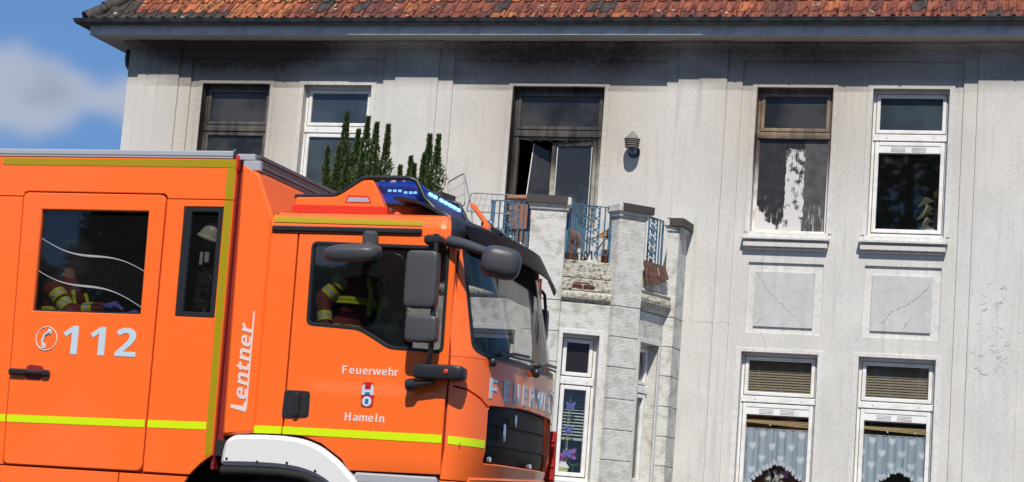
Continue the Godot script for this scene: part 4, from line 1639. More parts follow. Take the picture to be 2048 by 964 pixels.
func build_bay_window_contents() -> void:
	var T := facet(1, false)
	# aluminium blind half down behind the front right bay window
	var b := thing("venetian_blind", T * Vector3(0.32, 2.52, -0.36), "pale venetian blind lowered half way in the bay window", "blind")
	b.basis = T.basis
	var g := G.new()
	for r in 15:
		g.X = Transform3D(Basis(Vector3.RIGHT, 0.5), Vector3(0, -0.042 * r + 0.02, 0))
		g.box(Vector3(-0.2, -0.001, -0.019), Vector3(0.2, 0.001, 0.019))
	part(b, "blind_slats", g, M["slat_white"]).set_meta("kind", "stuff")
	g = G.new()
	g.box(Vector3(-0.2, -0.645, -0.015), Vector3(0.2, -0.61, 0.015), 0.004)
	part(b, "bottom_rail", g, M["slat_white"])
	# hanging butterflies
	var h := thing("window_mobile", T * Vector3(0.29, 2.5, -0.24), "string mobile of three blue butterflies hanging in the bay window", "ornament")
	h.basis = T.basis
	g = G.new()
	g.tube([Vector3(0, 0.05, 0), Vector3(0.015, 0.02, 0), Vector3(0.01, -0.03, 0), Vector3(-0.012, -0.06, 0), Vector3(0, -0.1, 0), Vector3(0, -0.92, 0)], 0.0035, 5)
	g.tube([Vector3(-0.02, -0.2, 0), Vector3(-0.022, -0.86, 0)], 0.003, 5)
	part(h, "string", g, M["string_yellow"])
	for k in 3:
		g = G.new()
		var y := -0.17 - 0.32 * k
		for s in [-1.0, 1.0]:
			var up := [Vector3(0, y, 0.006), Vector3(s * 0.06, y + 0.005, 0.03), Vector3(s * 0.065, y + 0.055, 0.035), Vector3(s * 0.03, y + 0.05, 0.02)]
			var dn := [Vector3(0, y, 0.006), Vector3(s * 0.02, y - 0.045, 0.012), Vector3(s * 0.05, y - 0.05, 0.025), Vector3(s * 0.055, y - 0.01, 0.028)]
			for w in [up, dn]:
				if s > 0:
					g.quad(w[0], w[1], w[2], w[3])
				else:
					g.quad(w[0], w[3], w[2], w[1])
		g.tube([Vector3(0, y - 0.045, 0.008), Vector3(0, y + 0.045, 0.008)], 0.006, 6)
		part(h, "butterfly", g, M["butterfly_blue"])
	for k in 4:
		g = G.new()
		g.blob(Vector3(-0.012, -0.36 - 0.13 * k, 0.004), Vector3(0.008, 0.014, 0.006), 2.0, 6, 4)
		part(h, "bead", g, M["string_yellow"])
	# orchid in a pale house-shaped basket
	var o := thing("orchid", T * Vector3(0.24, 1.4, -0.27), "magenta orchid in a pale basket on the bay window sill", "potted plant")
	o.basis = T.basis
	rng.seed = 17
	g = G.new()
	g.box(Vector3(-0.11, 0.0, -0.06), Vector3(0.07, 0.1, 0.06), 0.006)
	for k in 4:
		g.box(Vector3(-0.112, 0.012 + 0.024 * k, 0.058), Vector3(0.072, 0.026 + 0.024 * k, 0.064))
	part(o, "basket", g, M["string_yellow"])
	g = G.new()
	g.quad(Vector3(-0.13, 0.1, 0.07), Vector3(0.09, 0.1, 0.07), Vector3(0.03, 0.2, 0.0), Vector3(-0.07, 0.2, 0.0))
	g.tri(Vector3(0.09, 0.1, 0.07), Vector3(0.09, 0.1, -0.07), Vector3(0.03, 0.2, 0.0))
	part(o, "basket_roof", g, M["pot_white"])
	blossoms(o, Vector3(-0.01, 0.25, 0.0), 0.06, 12, M["petal_magenta"], 0.03)
	blossoms(o, Vector3(0.12, 0.29, 0.0), 0.07, 16, M["petal_violet"], 0.032)
	leaves(o, Vector3(-0.14, 0.14, 0.02), 0.1, 14, M["leaf_green"], 0.1)
	leaves(o, Vector3(0.15, 0.12, 0.02), 0.1, 10, M["leaf_green"], 0.1)


# ---------------------------------------------------------------- things left on the balcony
func build_balcony_things() -> void:
	# brown bin behind the front railing
	var t := thing("bin", Vector3(-7.52, 4.2, 1.52), "brown plastic lidded bin standing on the balcony behind the front railing", "bin")
	var g := G.new()
	column(g, [[-0.26, -0.18], [0.12, -0.18], [0.12, 0.18], [-0.26, 0.18]], [[-0.04, 0.0], [0.0, 0.85], [0.01, 0.86], [0.01, 0.9]])
	part(t, "body", g, M["brown_plastic"])
	g = G.new()
	column(g, [[0.14, -0.2], [0.44, -0.2], [0.44, 0.12], [0.14, 0.12]], [[0.0, 0.0], [0.0, 0.82]])
	part(t, "side_box", g, M["brown_dark"])
	g = G.new()
	g.blob(Vector3(0.08, 0.93, 0.0), Vector3(0.42, 0.05, 0.23), 4.0, 24, 8)
	part(t, "lid", g, M["brown_plastic"])
	# armchair
	t = thing("armchair", Vector3(-6.95, 4.2, 1.45), "brown leather armchair on the balcony beside the middle railing", "armchair")
	g = G.new()
	g.blob(Vector3(0.0, 0.42, 0.0), Vector3(0.13, 0.12, 0.28), 3.0, 16, 10)
	part(t, "armrest", g, M["leather"])
	g = G.new()
	g.blob(Vector3(-0.02, 0.2, 0), Vector3(0.12, 0.2, 0.27), 5.0, 16, 10)
	part(t, "side_panel", g, M["leather"])
	g = G.new()
	g.box(Vector3(-0.5, 0.1, -0.25), Vector3(-0.14, 0.32, 0.25), 0.05)
	part(t, "seat", g, M["leather"])
	# cardboard boxes and boards
	t = thing("moving_box", Vector3(-6.42, 4.2, 1.15), "white and orange cardboard box on the balcony beside the right pillar of the middle railing", "box")
	t.rotation.y = -0.5
	g = G.new()
	g.box(Vector3(-0.22, 0, -0.2), Vector3(0.2, 0.3, 0.2), 0.004)
	part(t, "lower_carton", g, M["brown_dark"])
	g = G.new()
	g.box(Vector3(-0.23, 0.302, -0.2), Vector3(0.2, 0.47, 0.2), 0.004)
	part(t, "carton", g, M["card_white"])
	g = G.new()
	g.X = Transform3D(Basis(Vector3.BACK, 0.14), Vector3(-0.02, 0.48, 0))
	g.box(Vector3(-0.2, 0, -0.2), Vector3(0.2, 0.2, 0.2), 0.004)
	part(t, "orange_panel", g, M["card_orange"])
	g = G.new()
	g.X = Transform3D(Basis(Vector3.BACK, 0.42), Vector3(-0.24, 0.44, 0.203))
	g.box(Vector3(0.0, 0, 0), Vector3(0.4, 0.16, 0.006))
	part(t, "flap", g, M["card_white"])
	t = thing("printed_carton", Vector3(-6.62, 4.2, 1.62), "small white carton with large black figures behind the foot of the middle railing", "box")
	t.rotation.y = -0.42
	g = G.new()
	g.box(Vector3(-0.13, 0, -0.1), Vector3(0.13, 0.26, 0.1), 0.004)
	part(t, "carton", g, M["card_white"])
	var tm := TextMesh.new()
	tm.text = "1(01"
	tm.font = font("Droid Sans", 700)
	tm.font_size = 32
	tm.pixel_size = 0.0052
	tm.depth = 0.003
	shared(t, "lettering", tm, M["print_black"], Transform3D(Basis(Vector3.BACK, 0.1), Vector3(0.0, 0.15, 0.102)))
	t = thing("white_board", Vector3(-6.58, 4.2, 1.12), "white board leaning behind the scrolls of the middle railing", "board")
	t.rotation = Vector3(-0.12, -0.45, 0)
	g = G.new()
	g.box(Vector3(-0.16, 0, -0.01), Vector3(0.12, 0.62, 0.01), 0.003)
	part(t, "panel", g, M["card_white"])
	# wire racks
	for k in 2:
		t = thing("wire_rack", [Vector3(-8.70, 5.03, 1.2), Vector3(-8.22, 4.99, 1.25)][k], ["grey wire rack tipped up beside the yew tops, left of the other rack", "grey wire rack lying level behind the front railing, right of the tipped one"][k], "rack", "wire racks on the balcony")
		t.basis = Basis(Vector3.UP, [-0.55, 0.1][k]) * Basis(Vector3.BACK, [0.30, -0.015][k]) * Basis(Vector3.RIGHT, [-0.12, -0.6][k])
		var w: float = [0.36, 0.62][k]
		var h: float = [0.5, 0.36][k]
		g = G.new()
		var loop := []
		for p in rounded(rect(-w / 2, 0, w / 2, h), 0.05, 3):
			loop.append(Vector3(p.x, p.y, 0))
		loop.append(loop[0])
		g.tube(loop, 0.009, 6)
		part(t, "frame", g, M["wire_grey"])
		for i in range(1, 8):
			g = G.new()
			var x := -w / 2 + w * i / 8.0
			g.tube([Vector3(x, 0, 0), Vector3(x, h, 0)], 0.003, 4)
			part(t, "wire", g, M["wire_grey"])
		for i in 2:
			g = G.new()
			g.tube([Vector3(-w / 2, h * (0.35 + 0.35 * i), 0), Vector3(w / 2, h * (0.35 + 0.35 * i), 0)], 0.003, 4)
			part(t, "wire", g, M["wire_grey"])
		g = G.new()
		g.tube([Vector3(w / 2, h, 0), Vector3(w / 2 + 0.02, 0, -0.1), Vector3(w / 2 + 0.02, -0.6, -0.12)], 0.009, 6)
		g.tube([Vector3(-w / 2, 0, 0), Vector3(-w / 2, -0.6, -0.1)], 0.009, 6)
		part(t, "leg", g, M["wire_grey"])
	# reed mat hanging out under the side railing
	var T := facet(2, false)
	t = thing("reed_mat", T * Vector3(0.08, 4.02, 0.02), "brown slatted mat bulging out under the right hand blue railing", "mat")
	t.basis = T.basis
	for i in 8:
		var x := 0.0 + 0.082 * i
		var top := 0.372
		var bot := 0.035 + 0.13 * pow(i / 7.0, 2.0) + 0.012 * (i % 2)
		for r in 3:
			g = G.new()
			var ya := lerpf(bot, top, r / 3.0)
			var yb := lerpf(bot, top, (r + 1) / 3.0) - 0.002
			var za := 0.02 + 0.07 * (1.0 - pow((ya - bot) / (top - bot), 1.4)) + 0.012 * sin(i * 1.4)
			var zb := 0.02 + 0.07 * (1.0 - pow((yb - bot) / (top - bot), 1.4)) + 0.012 * sin(i * 1.4)
			for face in 2:
				var d := -0.008 * face
				var q := [Vector3(x, ya, za + d), Vector3(x + 0.078, ya, za + 0.006 + d), Vector3(x + 0.078, yb, zb + 0.006 + d), Vector3(x, yb, zb + d)]
				if face == 0:
					g.quad(q[0], q[1], q[2], q[3])
				else:
					g.quad(q[3], q[2], q[1], q[0])
			g.quad(Vector3(x, yb, zb), Vector3(x + 0.078, yb, zb + 0.006), Vector3(x + 0.078, yb, zb - 0.002), Vector3(x, yb, zb - 0.008))
			g.quad(Vector3(x, ya, za - 0.008), Vector3(x + 0.078, ya, za - 0.002), Vector3(x + 0.078, ya, za + 0.006), Vector3(x, ya, za))
			part(t, "slat", g, M["reed_brown"])
	# planks and goods behind the mat, seen through the side railing
	t = thing("plank", T * Vector3(0.3, 4.22, -0.35), "upright brown plank behind the right hand blue railing", "plank")
	t.basis = T.basis
	g = G.new()
	g.box(Vector3(-0.2, 0, -0.015), Vector3(0.12, 0.6, 0.015), 0.003)
	part(t, "board", g, M["brown_dark"])


func font(called: String, weight := 400) -> SystemFont:
	var f := SystemFont.new()
	f.font_names = PackedStringArray([called])
	f.font_weight = weight
	return f


# ---------------------------------------------------------------- plants
# An upright yew: many dense spires, each a spindle of short leafy sprigs round its own stem.
func yew(at: Vector3, spires: Array, label: String) -> void:
	var t := thing("columnar_yew", at, label, "yew", "columnar yews in front of the house")
	var g := G.new()
	g.tube([Vector3(0, 0, 0), Vector3(0.02, 0.5, 0), Vector3(0, 1.2, 0.02)], 0.12, 9, 0.07)
	for s in spires:
		g.tube([Vector3(0, 0.4, 0), Vector3(s[0] * 0.7 - at.x * 0.7, 1.6, (s[2] - at.z) * 0.6), Vector3(s[0] - at.x, s[1] * 0.55, s[2] - at.z), Vector3(s[0] - at.x + s[4], s[1] - 0.1, s[2] - at.z)], 0.05, 6, 0.006)
	part(t, "trunk", g, M["bark"])
	for s in spires:
		for tone in 3:
			var c := G.new()
			var top: float = s[1]
			var x: float = s[0] - at.x
			var z: float = s[2] - at.z
			var count := 1700
			for i in count:
				var d := pow(rng.randf(), 0.95) * 2.4          # depth below the tip
				var rad: float = s[3] * 1.34 * (0.08 + 0.92 * smoothstep(0.0, 1.15, d)) * (1.0 + 0.28 * sin(d * 13.0 + s[0] * 9.0) * minf(1.0, d * 2.0))
				if d > 1.2:
					rad *= 1.0 + 0.25 * (d - 1.2)
				var az := rng.randf_range(0, TAU)
				rad *= 0.82 + 0.3 * sin(az * 3.0 + d * 5.0)
				var rr := rad * sqrt(rng.randf_range(0.25, 1.0))
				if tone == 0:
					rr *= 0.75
				var out := Vector3(cos(az), 0, sin(az))
				var ax := Vector3(x + s[4] * (1.0 - d / 2.7), top - d, z)
				var p := ax + out * rr
				var dir := (out * rng.randf_range(0.3, 0.9) + Vector3(rng.randf_range(-0.3, 0.3), rng.randf_range(0.5, 1.1), rng.randf_range(-0.3, 0.3))).normalized()
				var ln := rng.randf_range(0.026, 0.058)
				var side := dir.cross(Vector3(rng.randf_range(-1, 1), rng.randf_range(-1, 1), rng.randf_range(-1, 1))).normalized() * ln * 0.22
				var mid := p + dir * ln * 0.5
				c.quad(p, mid - side, p + dir * ln, mid + side)
				var s2 := dir.cross(side).normalized() * ln * 0.2
				c.tri(p, mid - s2, p + dir * ln * 0.9)
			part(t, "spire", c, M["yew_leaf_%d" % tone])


func build_yews() -> void:
	rng.seed = 303
	# x, tip, z, radius, lean of the tip
	yew(Vector3(-10.42, 0, 1.3), [[-10.70, 5.84, 1.35, 0.12, 0.03], [-10.50, 6.38, 1.3, 0.15, 0.06], [-10.36, 6.15, 1.15, 0.14, 0.06], [-10.60, 5.55, 1.5, 0.16, 0.0], [-10.30, 5.7, 1.5, 0.17, 0.0], [-10.46, 5.85, 1.45, 0.15, 0.0]], "columnar yew with the tallest tip, left end of the row behind the engine roof")
	yew(Vector3(-9.98, 0, 1.3), [[-10.16, 6.31, 1.3, 0.135, 0.05], [-9.99, 6.22, 1.35, 0.14, 0.04], [-9.84, 6.2, 1.3, 0.12, 0.05], [-10.05, 5.75, 1.55, 0.17, 0.0], [-9.86, 5.6, 1.5, 0.15, 0.0]], "columnar yew with three close tips, middle of the row behind the engine roof")
	yew(Vector3(-9.15, 0, 1.3), [[-9.20, 6.07, 1.3, 0.145, 0.05], [-9.04, 6.06, 1.35, 0.15, 0.04], [-9.44, 5.74, 1.3, 0.11, 0.03], [-9.56, 5.6, 1.35, 0.11, 0.02], [-9.72, 5.42, 1.4, 0.13, 0.02], [-9.28, 5.6, 1.5, 0.15, 0.0], [-9.14, 5.75, 1.5, 0.14, 0.0]], "columnar yew with two tall tips beside the balcony, right end of the row")


# Trees on the far side of the street: seen only mirrored in the glass.
func tree(at: Vector3, h: float, r: float, conifer: bool, label: String) -> void:
	var t := thing("conifer_tree" if conifer else "broadleaf_tree", at, label, "tree", "trees across the street")
	var g := G.new()
	g.tube([Vector3.ZERO, Vector3(0.1, h * 0.4, 0), Vector3(0, h * 0.85, 0.1)], h * 0.028, 8, h * 0.006)
	part(t, "trunk", g, M["bark"])
	var c := G.new()
	for i in 5200:
		var y := rng.randf_range(0.1, 1.0)
		var az := rng.randf_range(0, TAU)
		var rad := r
		if conifer:
			rad *= (1.02 - y) * (0.75 + 0.25 * sin(y * 40.0 + sin(az * 3.0)))
		else:
			var q := (y - 0.6) / 0.42
			rad *= sqrt(maxf(0.03, 1.0 - q * q)) * (0.78 + 0.22 * sin(az * 4.0 + y * 11.0))
		var rr := rad * sqrt(rng.randf_range(0.2, 1.0))
		var p := Vector3(cos(az) * rr, y * h, sin(az) * rr)
		var s := rng.randf_range(0.2, 0.5) * (0.7 if conifer else 1.0)
		var u := Vector3(rng.randf_range(-1, 1), rng.randf_range(-0.6, 0.6), rng.randf_range(-1, 1)).normalized()
		var w := u.cross(Vector3(rng.randf_range(-1, 1), 1, rng.randf_range(-1, 1))).normalized()
		c.quad(p - u * s, p - w * s * 0.6, p + u * s, p + w * s * 0.6)
	part(t, "crown", c, M["needle"] if conifer else M["tree_leaf"])


func build_trees() -> void:
	rng.seed = 808
	for k in [[-1.5, 66, 19.0, 5.0, false], [-8.6, 64, 23.0, 6.0, false], [-14.0, 67, 13.0, 3.5, false], [-18.6, 63, 11.8, 3.6, false], [-21.4, 61, 12.2, 3.2, true], [-22.7, 64, 10.4, 2.8, false], [-24.0, 62, 9.6, 2.8, true], [-25.2, 63, 8.6, 2.8, false], [-26.4, 61, 8.2, 2.4, true], [-27.8, 62, 9.0, 2.6, true], [-29.8, 62, 13.0, 3.4, false], [-33.2, 65, 13.5, 3.4, false], [-38.5, 64, 9.0, 3.2, false]]:
		tree(Vector3(k[0], 0, k[1]), k[2], k[3], k[4], "dark tree across the street, mirrored in the glass")


func build_ground() -> void:
	var g := G.new()
	g.quad(Vector3(-140, -0.02, 140), Vector3(140, -0.02, 140), Vector3(140, -0.02, -140), Vector3(-140, -0.02, -140))
	structure("ground", g, M["earth"])
	g = G.new()
	g.quad(Vector3(-120, 0.0, 32), Vector3(120, 0.0, 32), Vector3(120, 0.0, 6.4), Vector3(-120, 0.0, 6.4))
	structure("road", g, M["asphalt"])
	g = G.new()
	g.box(Vector3(-60, -0.1, 2.6), Vector3(60, 0.12, 6.2), 0.01)
	structure("pavement", g, M["paving"])
	g = G.new()
	g.box(Vector3(-60, -0.1, 6.2), Vector3(60, 0.13, 6.36), 0.02)
	structure("kerb", g, M["paving"])


# ---------------------------------------------------------------- the fire engine (x forwards, z = 0 its near side, y = 0 the road)
var engine: Node3D
const CAB_HALF := 1.12
var arc_at := PackedFloat32Array()
var arc_pt := PackedVector2Array()


func cab_plan() -> void:  # plan of the cab front as a table of (distance along it, offsets): straight side, rounded corner, bowed front
	var last := Vector2(1.30, 0)
	var total := 0.0
	var pts := [Vector2(1.30, 0)]
	for k in 401:
		var th := PI * k / 400.0
		var sx := pow(maxf(sin(th), 0.0), 2.0 / 3.0)
		var cz := signf(cos(th)) * pow(absf(cos(th)), 2.0 / 3.0)
		pts.append(Vector2(1.60 + 0.45 * sx, -CAB_HALF + CAB_HALF * cz))
	pts.append(Vector2(1.30, -2 * CAB_HALF))
	for p in pts:
		total += last.distance_to(p)
		last = p
		arc_at.append(total)
		arc_pt.append(p)


func cab_plan_at(a: float) -> Vector2:
	var i := clampi(arc_at.bsearch(a), 1, arc_at.size() - 1)
	var t := (a - arc_at[i - 1]) / maxf(1e-6, arc_at[i] - arc_at[i - 1])
	return arc_pt[i - 1].lerp(arc_pt[i], t)


func arc_of_z(z: float) -> float:  # near half
	for i in arc_pt.size():
		if arc_pt[i].y <= z:
			return arc_at[i]
	return arc_at[arc_at.size() - 1]


func cab_skin(a: float, y: float, out := 0.0) -> Vector3:
	var p := cab_plan_at(a)
	var up := maxf(0.0, y - 1.93)
	var low := maxf(0.0, 1.25 - y)
	var x := p.x
	if x > 1.60:
		x = 1.60 + (x - 1.60) * (0.45 - 0.2 * up - 0.25 * low) / 0.45
	x -= 0.05 * up * clampf((p.x - 1.3) / 0.3, 0.0, 1.0)
	var v := Vector3(x, y, p.y)
	if out != 0.0:
		var q := cab_plan_at(a + 0.01) - cab_plan_at(a - 0.01)
		v += Vector3(-q.y, 0, q.x).normalized() * out
	return v


func plate(parent: Node3D, called: String, m: Material, outline: PackedVector2Array, holes: Array, z: float, thick := 0.02, bev := 0.004, step := 0.12) -> MeshInstance3D:
	var g := G.new()
	g.X = Transform3D(Basis(), Vector3(0, 0, z))
	g.sheet(outline, holes, flat, step, thick, bev)
	return part(parent, called, g, m)


func boxed(parent: Node3D, called: String, m: Material, lo: Vector3, hi: Vector3, bev := 0.004) -> MeshInstance3D:
	var g := G.new()
	g.box(lo, hi, bev)
	return part(parent, called, g, m)


func letters(parent: Node3D, text: String, at: Vector3, height: float, m: Material, basis := Basis(), weight := 700, stretch := 1.0) -> MeshInstance3D:
	var tm := TextMesh.new()
	tm.text = text
	tm.font = font("Droid Sans", weight)
	tm.font_size = 48
	tm.pixel_size = 0.01
	tm.depth = 0.04
	tm.curve_step = 2.0
	var box := tm.get_aabb()
	var s := height / box.size.y
	var b := basis * Basis.from_scale(Vector3(s * stretch, s, 0.1))
	return shared(parent, "lettering", tm, m, Transform3D(b, at - b * box.get_center()))


# small letters set wide apart on one base line; heights follow the letter
func spaced(parent: Node3D, text: String, x: float, pitch: float, base: float, z: float) -> void:
	var at := x
	for k in text.length():
		var wide := 1.25 if text[k] in "mwFH" else (0.62 if text[k] in "lr" else 1.0)
		var h := 0.058 if text[k] in "FHhl" else 0.043
		at += pitch * wide * 0.5
		var here := at
		at += pitch * wide * 0.5
		letters(parent, text[k], Vector3(here, base + h * 0.5, z), h, M["print_white"], Basis(), 700, 1.05)


func build_engine() -> void:
	cab_plan()
	engine = thing("fire_engine", Vector3(-6.082, 0, 14.0), "fluorescent orange fire engine with blue roof lights and yellow stripes passing the house", "fire engine")
	engine.rotation.z = 0.0085
	var orange: Material = M["engine_orange"]
	# ---- body behind the cab
	var door := rounded(poly([[-1.700, 0.948], [-0.556, 0.955], [-0.560, 3.006], [-1.755, 3.008]]), 0.05)
	var gap := G.inset(G.ccw(door.duplicate()), -0.008)
	var upper := plate(engine, "body_panel", orange, poly([[-3.6, 2.981], [-1.762, 2.981], [-1.752, 3.01], [-1.72, 3.02], [-0.58, 3.018], [-0.555, 3.0], [-0.548, 2.981], [-0.012, 2.981], [-0.012, 3.285], [-3.6, 3.285]]), [], 0.0, 0.03)
	upper.name = "upper_panel"
	plate(engine, "body_panel", orange, poly([[-3.6, 0.945], [-1.709, 0.945], [-1.764, 2.976], [-3.6, 2.976]]), [], 0.0, 0.03)
	var narrow := poly([[-0.405, 2.103], [-0.087, 2.101], [-0.087, 2.925], [-0.408, 2.923]])
	plate(engine, "body_panel", orange, poly([[-0.548, 0.955], [-0.175, 0.955], [-0.142, 0.992], [-0.1, 1.035], [-0.051, 1.075], [-0.008, 1.105], [-0.012, 2.976], [-0.551, 2.976]]), [narrow], 0.0, 0.03)
	plate(engine, "lower_locker", orange, poly([[-3.6, 0.5], [-0.745, 0.5], [-0.745, 0.938], [-3.6, 0.932]]), [], 0.0, 0.03)
	plate(engine, "lower_locker", orange, poly([[-0.735, 0.5], [-0.34, 0.5], [-0.31, 0.68], [-0.25, 0.83], [-0.185, 0.938], [-0.735, 0.938]]), [], 0.0, 0.03)
	var pane := poly([[-1.580, 2.106], [-0.682, 2.108], [-0.690, 2.878], [-1.586, 2.876]])
	var d := plate(engine, "crew_door", orange, door, [pane], 0.012, 0.045, 0.008)
	plate(d, "door_glass", M["crew_glass"], poly([[-1.60, 2.09], [-0.66, 2.09], [-0.66, 2.90], [-1.60, 2.90]]), [], -0.02, 0.004, 0.0)
	boxed(d, "glass_seal", M["gasket"], Vector3(-1.58, 2.1, -0.018), Vector3(-0.68, 2.116, 0.006))
	var fl: G  # clear film on the glass with wavy pale edges and a fine dotted print between them
	for w in 2:
		fl = G.new()
		var line := []
		for k in 25:
			var t := k / 24.0
			var x := -1.575 + 0.885 * t
			line.append(Vector3(x, ([2.66, 2.425][w] as float) - [0.24, 0.26][w] * t - 0.035 * sin(t * TAU * 0.95 + 0.4 * w), -0.014))
		for k in 24:
			var th := 0.003 + 0.005 * exp(-pow((k - 11.0) / 5.0, 2.0))
			var o := Vector3(0, th, 0)
			fl.quad(line[k] - o, line[k + 1] - o, line[k + 1] + o, line[k] + o)
		part(d, "film_edge", fl, M["film_line"])
	var dots := G.new()
	for i in 46:
		for j in 26:
			var t := i / 46.0
			var x := -1.57 + 0.88 * t
			var top := 2.65 - 0.24 * t - 0.035 * sin(t * TAU * 0.95)
			var bot := 2.43 - 0.26 * t - 0.035 * sin(t * TAU * 0.95 + 0.4)
			var y := lerpf(bot, top, (j + 0.5 * (i % 2)) / 26.0)
			dots.quad(Vector3(x, y, -0.0145), Vector3(x + 0.0018, y, -0.0145), Vector3(x + 0.0018, y + 0.003, -0.0145), Vector3(x, y + 0.003, -0.0145))
	part(d, "film_dots", dots, M["alu_dark"]).set_meta("kind", "stuff")
	# recessed grip of the crew door
	plate(d, "handle_recess", M["seam_red"], rounded(poly([[-1.585, 1.59], [-1.44, 1.585], [-1.43, 1.69], [-1.58, 1.70]]), 0.04), [], 0.0145, 0.003, 0.002)
	var hg := G.new()
	hg.box(Vector3(-1.715, 1.614, 0.013), Vector3(-1.565, 1.662, 0.05), 0.012)
	hg.box(Vector3(-1.44, 1.612, 0.013), Vector3(-1.372, 1.662, 0.05), 0.012)
	hg.box(Vector3(-1.57, 1.622, 0.03), Vector3(-1.435, 1.654, 0.055), 0.010)
	part(d, "handle", hg, M["engine_black"])
	# telephone in a ring and the emergency number
	var ph := G.new()
	var rp := []
	for k in 33:
		rp.append(Vector3(-1.436 + 0.088 * cos(TAU * k / 32), 1.897 + 0.088 * sin(TAU * k / 32), 0.0135))
	ph.tube(rp, 0.0045, 5)
	part(d, "emblem_ring", ph, M["print_white"])
	ph = G.new()
	ph.tube([Vector3(-1.408, 1.955, 0.0135), Vector3(-1.452, 1.925, 0.0135), Vector3(-1.468, 1.88, 0.0135), Vector3(-1.462, 1.84, 0.0135)], 0.011, 6)
	ph.box(Vector3(-1.43, 1.932, 0.0125), Vector3(-1.396, 1.972, 0.019), 0.004)
	ph.box(Vector3(-1.474, 1.822, 0.0125), Vector3(-1.436, 1.862, 0.019), 0.004)
	part(d, "telephone_emblem", ph, M["reflex_silver"])
	for k in 3:
		letters(d, "112"[k], Vector3([-1.235, -1.008, -0.773][k], 1.895, 0.0135), 0.212, M["reflex_silver"], Basis(), 700, 1.22)
	# stripes
	plate(engine, "yellow_stripe", M["stripe_yellow"], poly([[-3.6, 1.245], [-1.722, 1.262], [-1.723, 1.317], [-3.6, 1.30]]), [], 0.003, 0.003, 0.0)
	plate(d, "yellow_stripe", M["stripe_yellow"], poly([[-1.70, 1.262], [-0.561, 1.277], [-0.561, 1.332], [-1.702, 1.317]]), [], 0.015, 0.003, 0.0)
	plate(engine, "yellow_stripe", M["stripe_yellow"], poly([[-0.542, 1.278], [-0.072, 1.286], [-0.072, 1.341], [-0.542, 1.333]]), [], 0.003, 0.003, 0.0)
	plate(engine, "olive_stripe", M["stripe_olive"], poly([[-1.962, 3.222], [-0.016, 3.222], [-0.016, 3.278], [-1.962, 3.272]]), [], 0.003, 0.003, 0.0)
	plate(engine, "olive_stripe", M["stripe_olive"], poly([[-0.082, 2.982], [-0.018, 2.982], [-0.018, 3.2195], [-0.082, 3.2195]]), [], 0.003, 0.003, 0.0)
	plate(engine, "olive_stripe", M["stripe_olive"], poly([[-0.062, 1.085], [-0.015, 1.12], [-0.018, 2.972], [-0.082, 2.972], [-0.068, 1.4]]), [], 0.0032, 0.003, 0.0)
	# narrow side window
	var nf := plate(engine, "narrow_window", M["gasket"], poly([[-0.403, 2.106], [-0.089, 2.104], [-0.089, 2.922], [-0.406, 2.920]]), [poly([[-0.345, 2.142], [-0.127, 2.140], [-0.128, 2.887], [-0.342, 2.885]])], -0.004, 0.03, 0.003)
	plate(nf, "window_glass", M["crew_glass"], poly([[-0.36, 2.13], [-0.11, 2.13], [-0.11, 2.90], [-0.36, 2.90]]), [], -0.022, 0.004, 0.0)
	# shell behind the panels, with dark-red reveals in the seams
	plate(engine, "inner_skin", M["seam_red"], poly([[-3.6, 0.5], [-0.35, 0.5], [-0.2, 0.95], [-0.012, 1.12], [-0.012, 3.28], [-3.6, 3.28]]), [poly([[-1.64, 2.05], [-0.62, 2.05], [-0.62, 2.94], [-1.64, 2.94]]), poly([[-0.42, 2.09], [-0.07, 2.09], [-0.07, 2.94], [-0.42, 2.94]])], -0.034, 0.01, 0.0)
	boxed(engine, "body_front_wall", M["seam_red"], Vector3(-0.03, 1.0, -2.46), Vector3(-0.006, 3.28, -0.036))
	boxed(engine, "body_roof", M["aluminium"], Vector3(-3.6, 3.287, -2.5), Vector3(-0.012, 3.30, -0.03))
	boxed(engine, "body_far_side", orange, Vector3(-3.6, 0.5, -2.5), Vector3(-0.012, 3.287, -2.47))
	boxed(engine, "body_rear_wall", orange, Vector3(-3.63, 0.5, -2.5), Vector3(-3.6, 3.3, 0.0))
	boxed(engine, "body_floor", M["interior_dark"], Vector3(-3.59, 1.18, -2.46), Vector3(-0.035, 1.22, -0.05))
	boxed(engine, "body_partition", M["interior_dark"], Vector3(-2.2, 1.22, -2.46), Vector3(-2.17, 3.28, -0.05))
	boxed(engine, "inner_lining", M["interior_dark"], Vector3(-2.16, 1.23, -2.468), Vector3(-0.04, 3.27, -2.45))
	boxed(engine, "inner_lining", M["interior_dark"], Vector3(-2.16, 3.25, -2.44), Vector3(-0.04, 3.28, -0.05))
	boxed(engine, "inner_lining", M["interior_dark"], Vector3(-0.045, 1.23, -2.44), Vector3(-0.032, 3.24, -0.05))
	boxed(engine, "crew_bench", M["seat_cloth"], Vector3(-2.16, 1.23, -0.8), Vector3(-1.3, 1.72, -0.1), 0.03)
	boxed(engine, "crew_seat_back", M["seat_cloth"], Vector3(-1.85, 1.72, -0.75), Vector3(-1.72, 2.5, -0.15), 0.03)
	# roof rail of aluminium profile
	var rl := boxed(engine, "roof_rail", M["aluminium"], Vector3(-3.6, 3.302, -0.045), Vector3(-0.045, 3.347, 0.006), 0.008)
	boxed(rl, "rail_flange", M["aluminium"], Vector3(-3.6, 3.289, -0.03), Vector3(-0.045, 3.3, 0.003), 0.002)
	boxed(engine, "rail_end", M["engine_black"], Vector3(-0.045, 3.288, -0.04), Vector3(-0.03, 3.343, 0.004), 0.003)
	boxed(engine, "corner_post", M["engine_red"], Vector3(-0.028, 3.2, -0.05), Vector3(-0.004, 3.318, 0.0), 0.004)
	# ---- fairing between body and cab
	var fr := G.new()
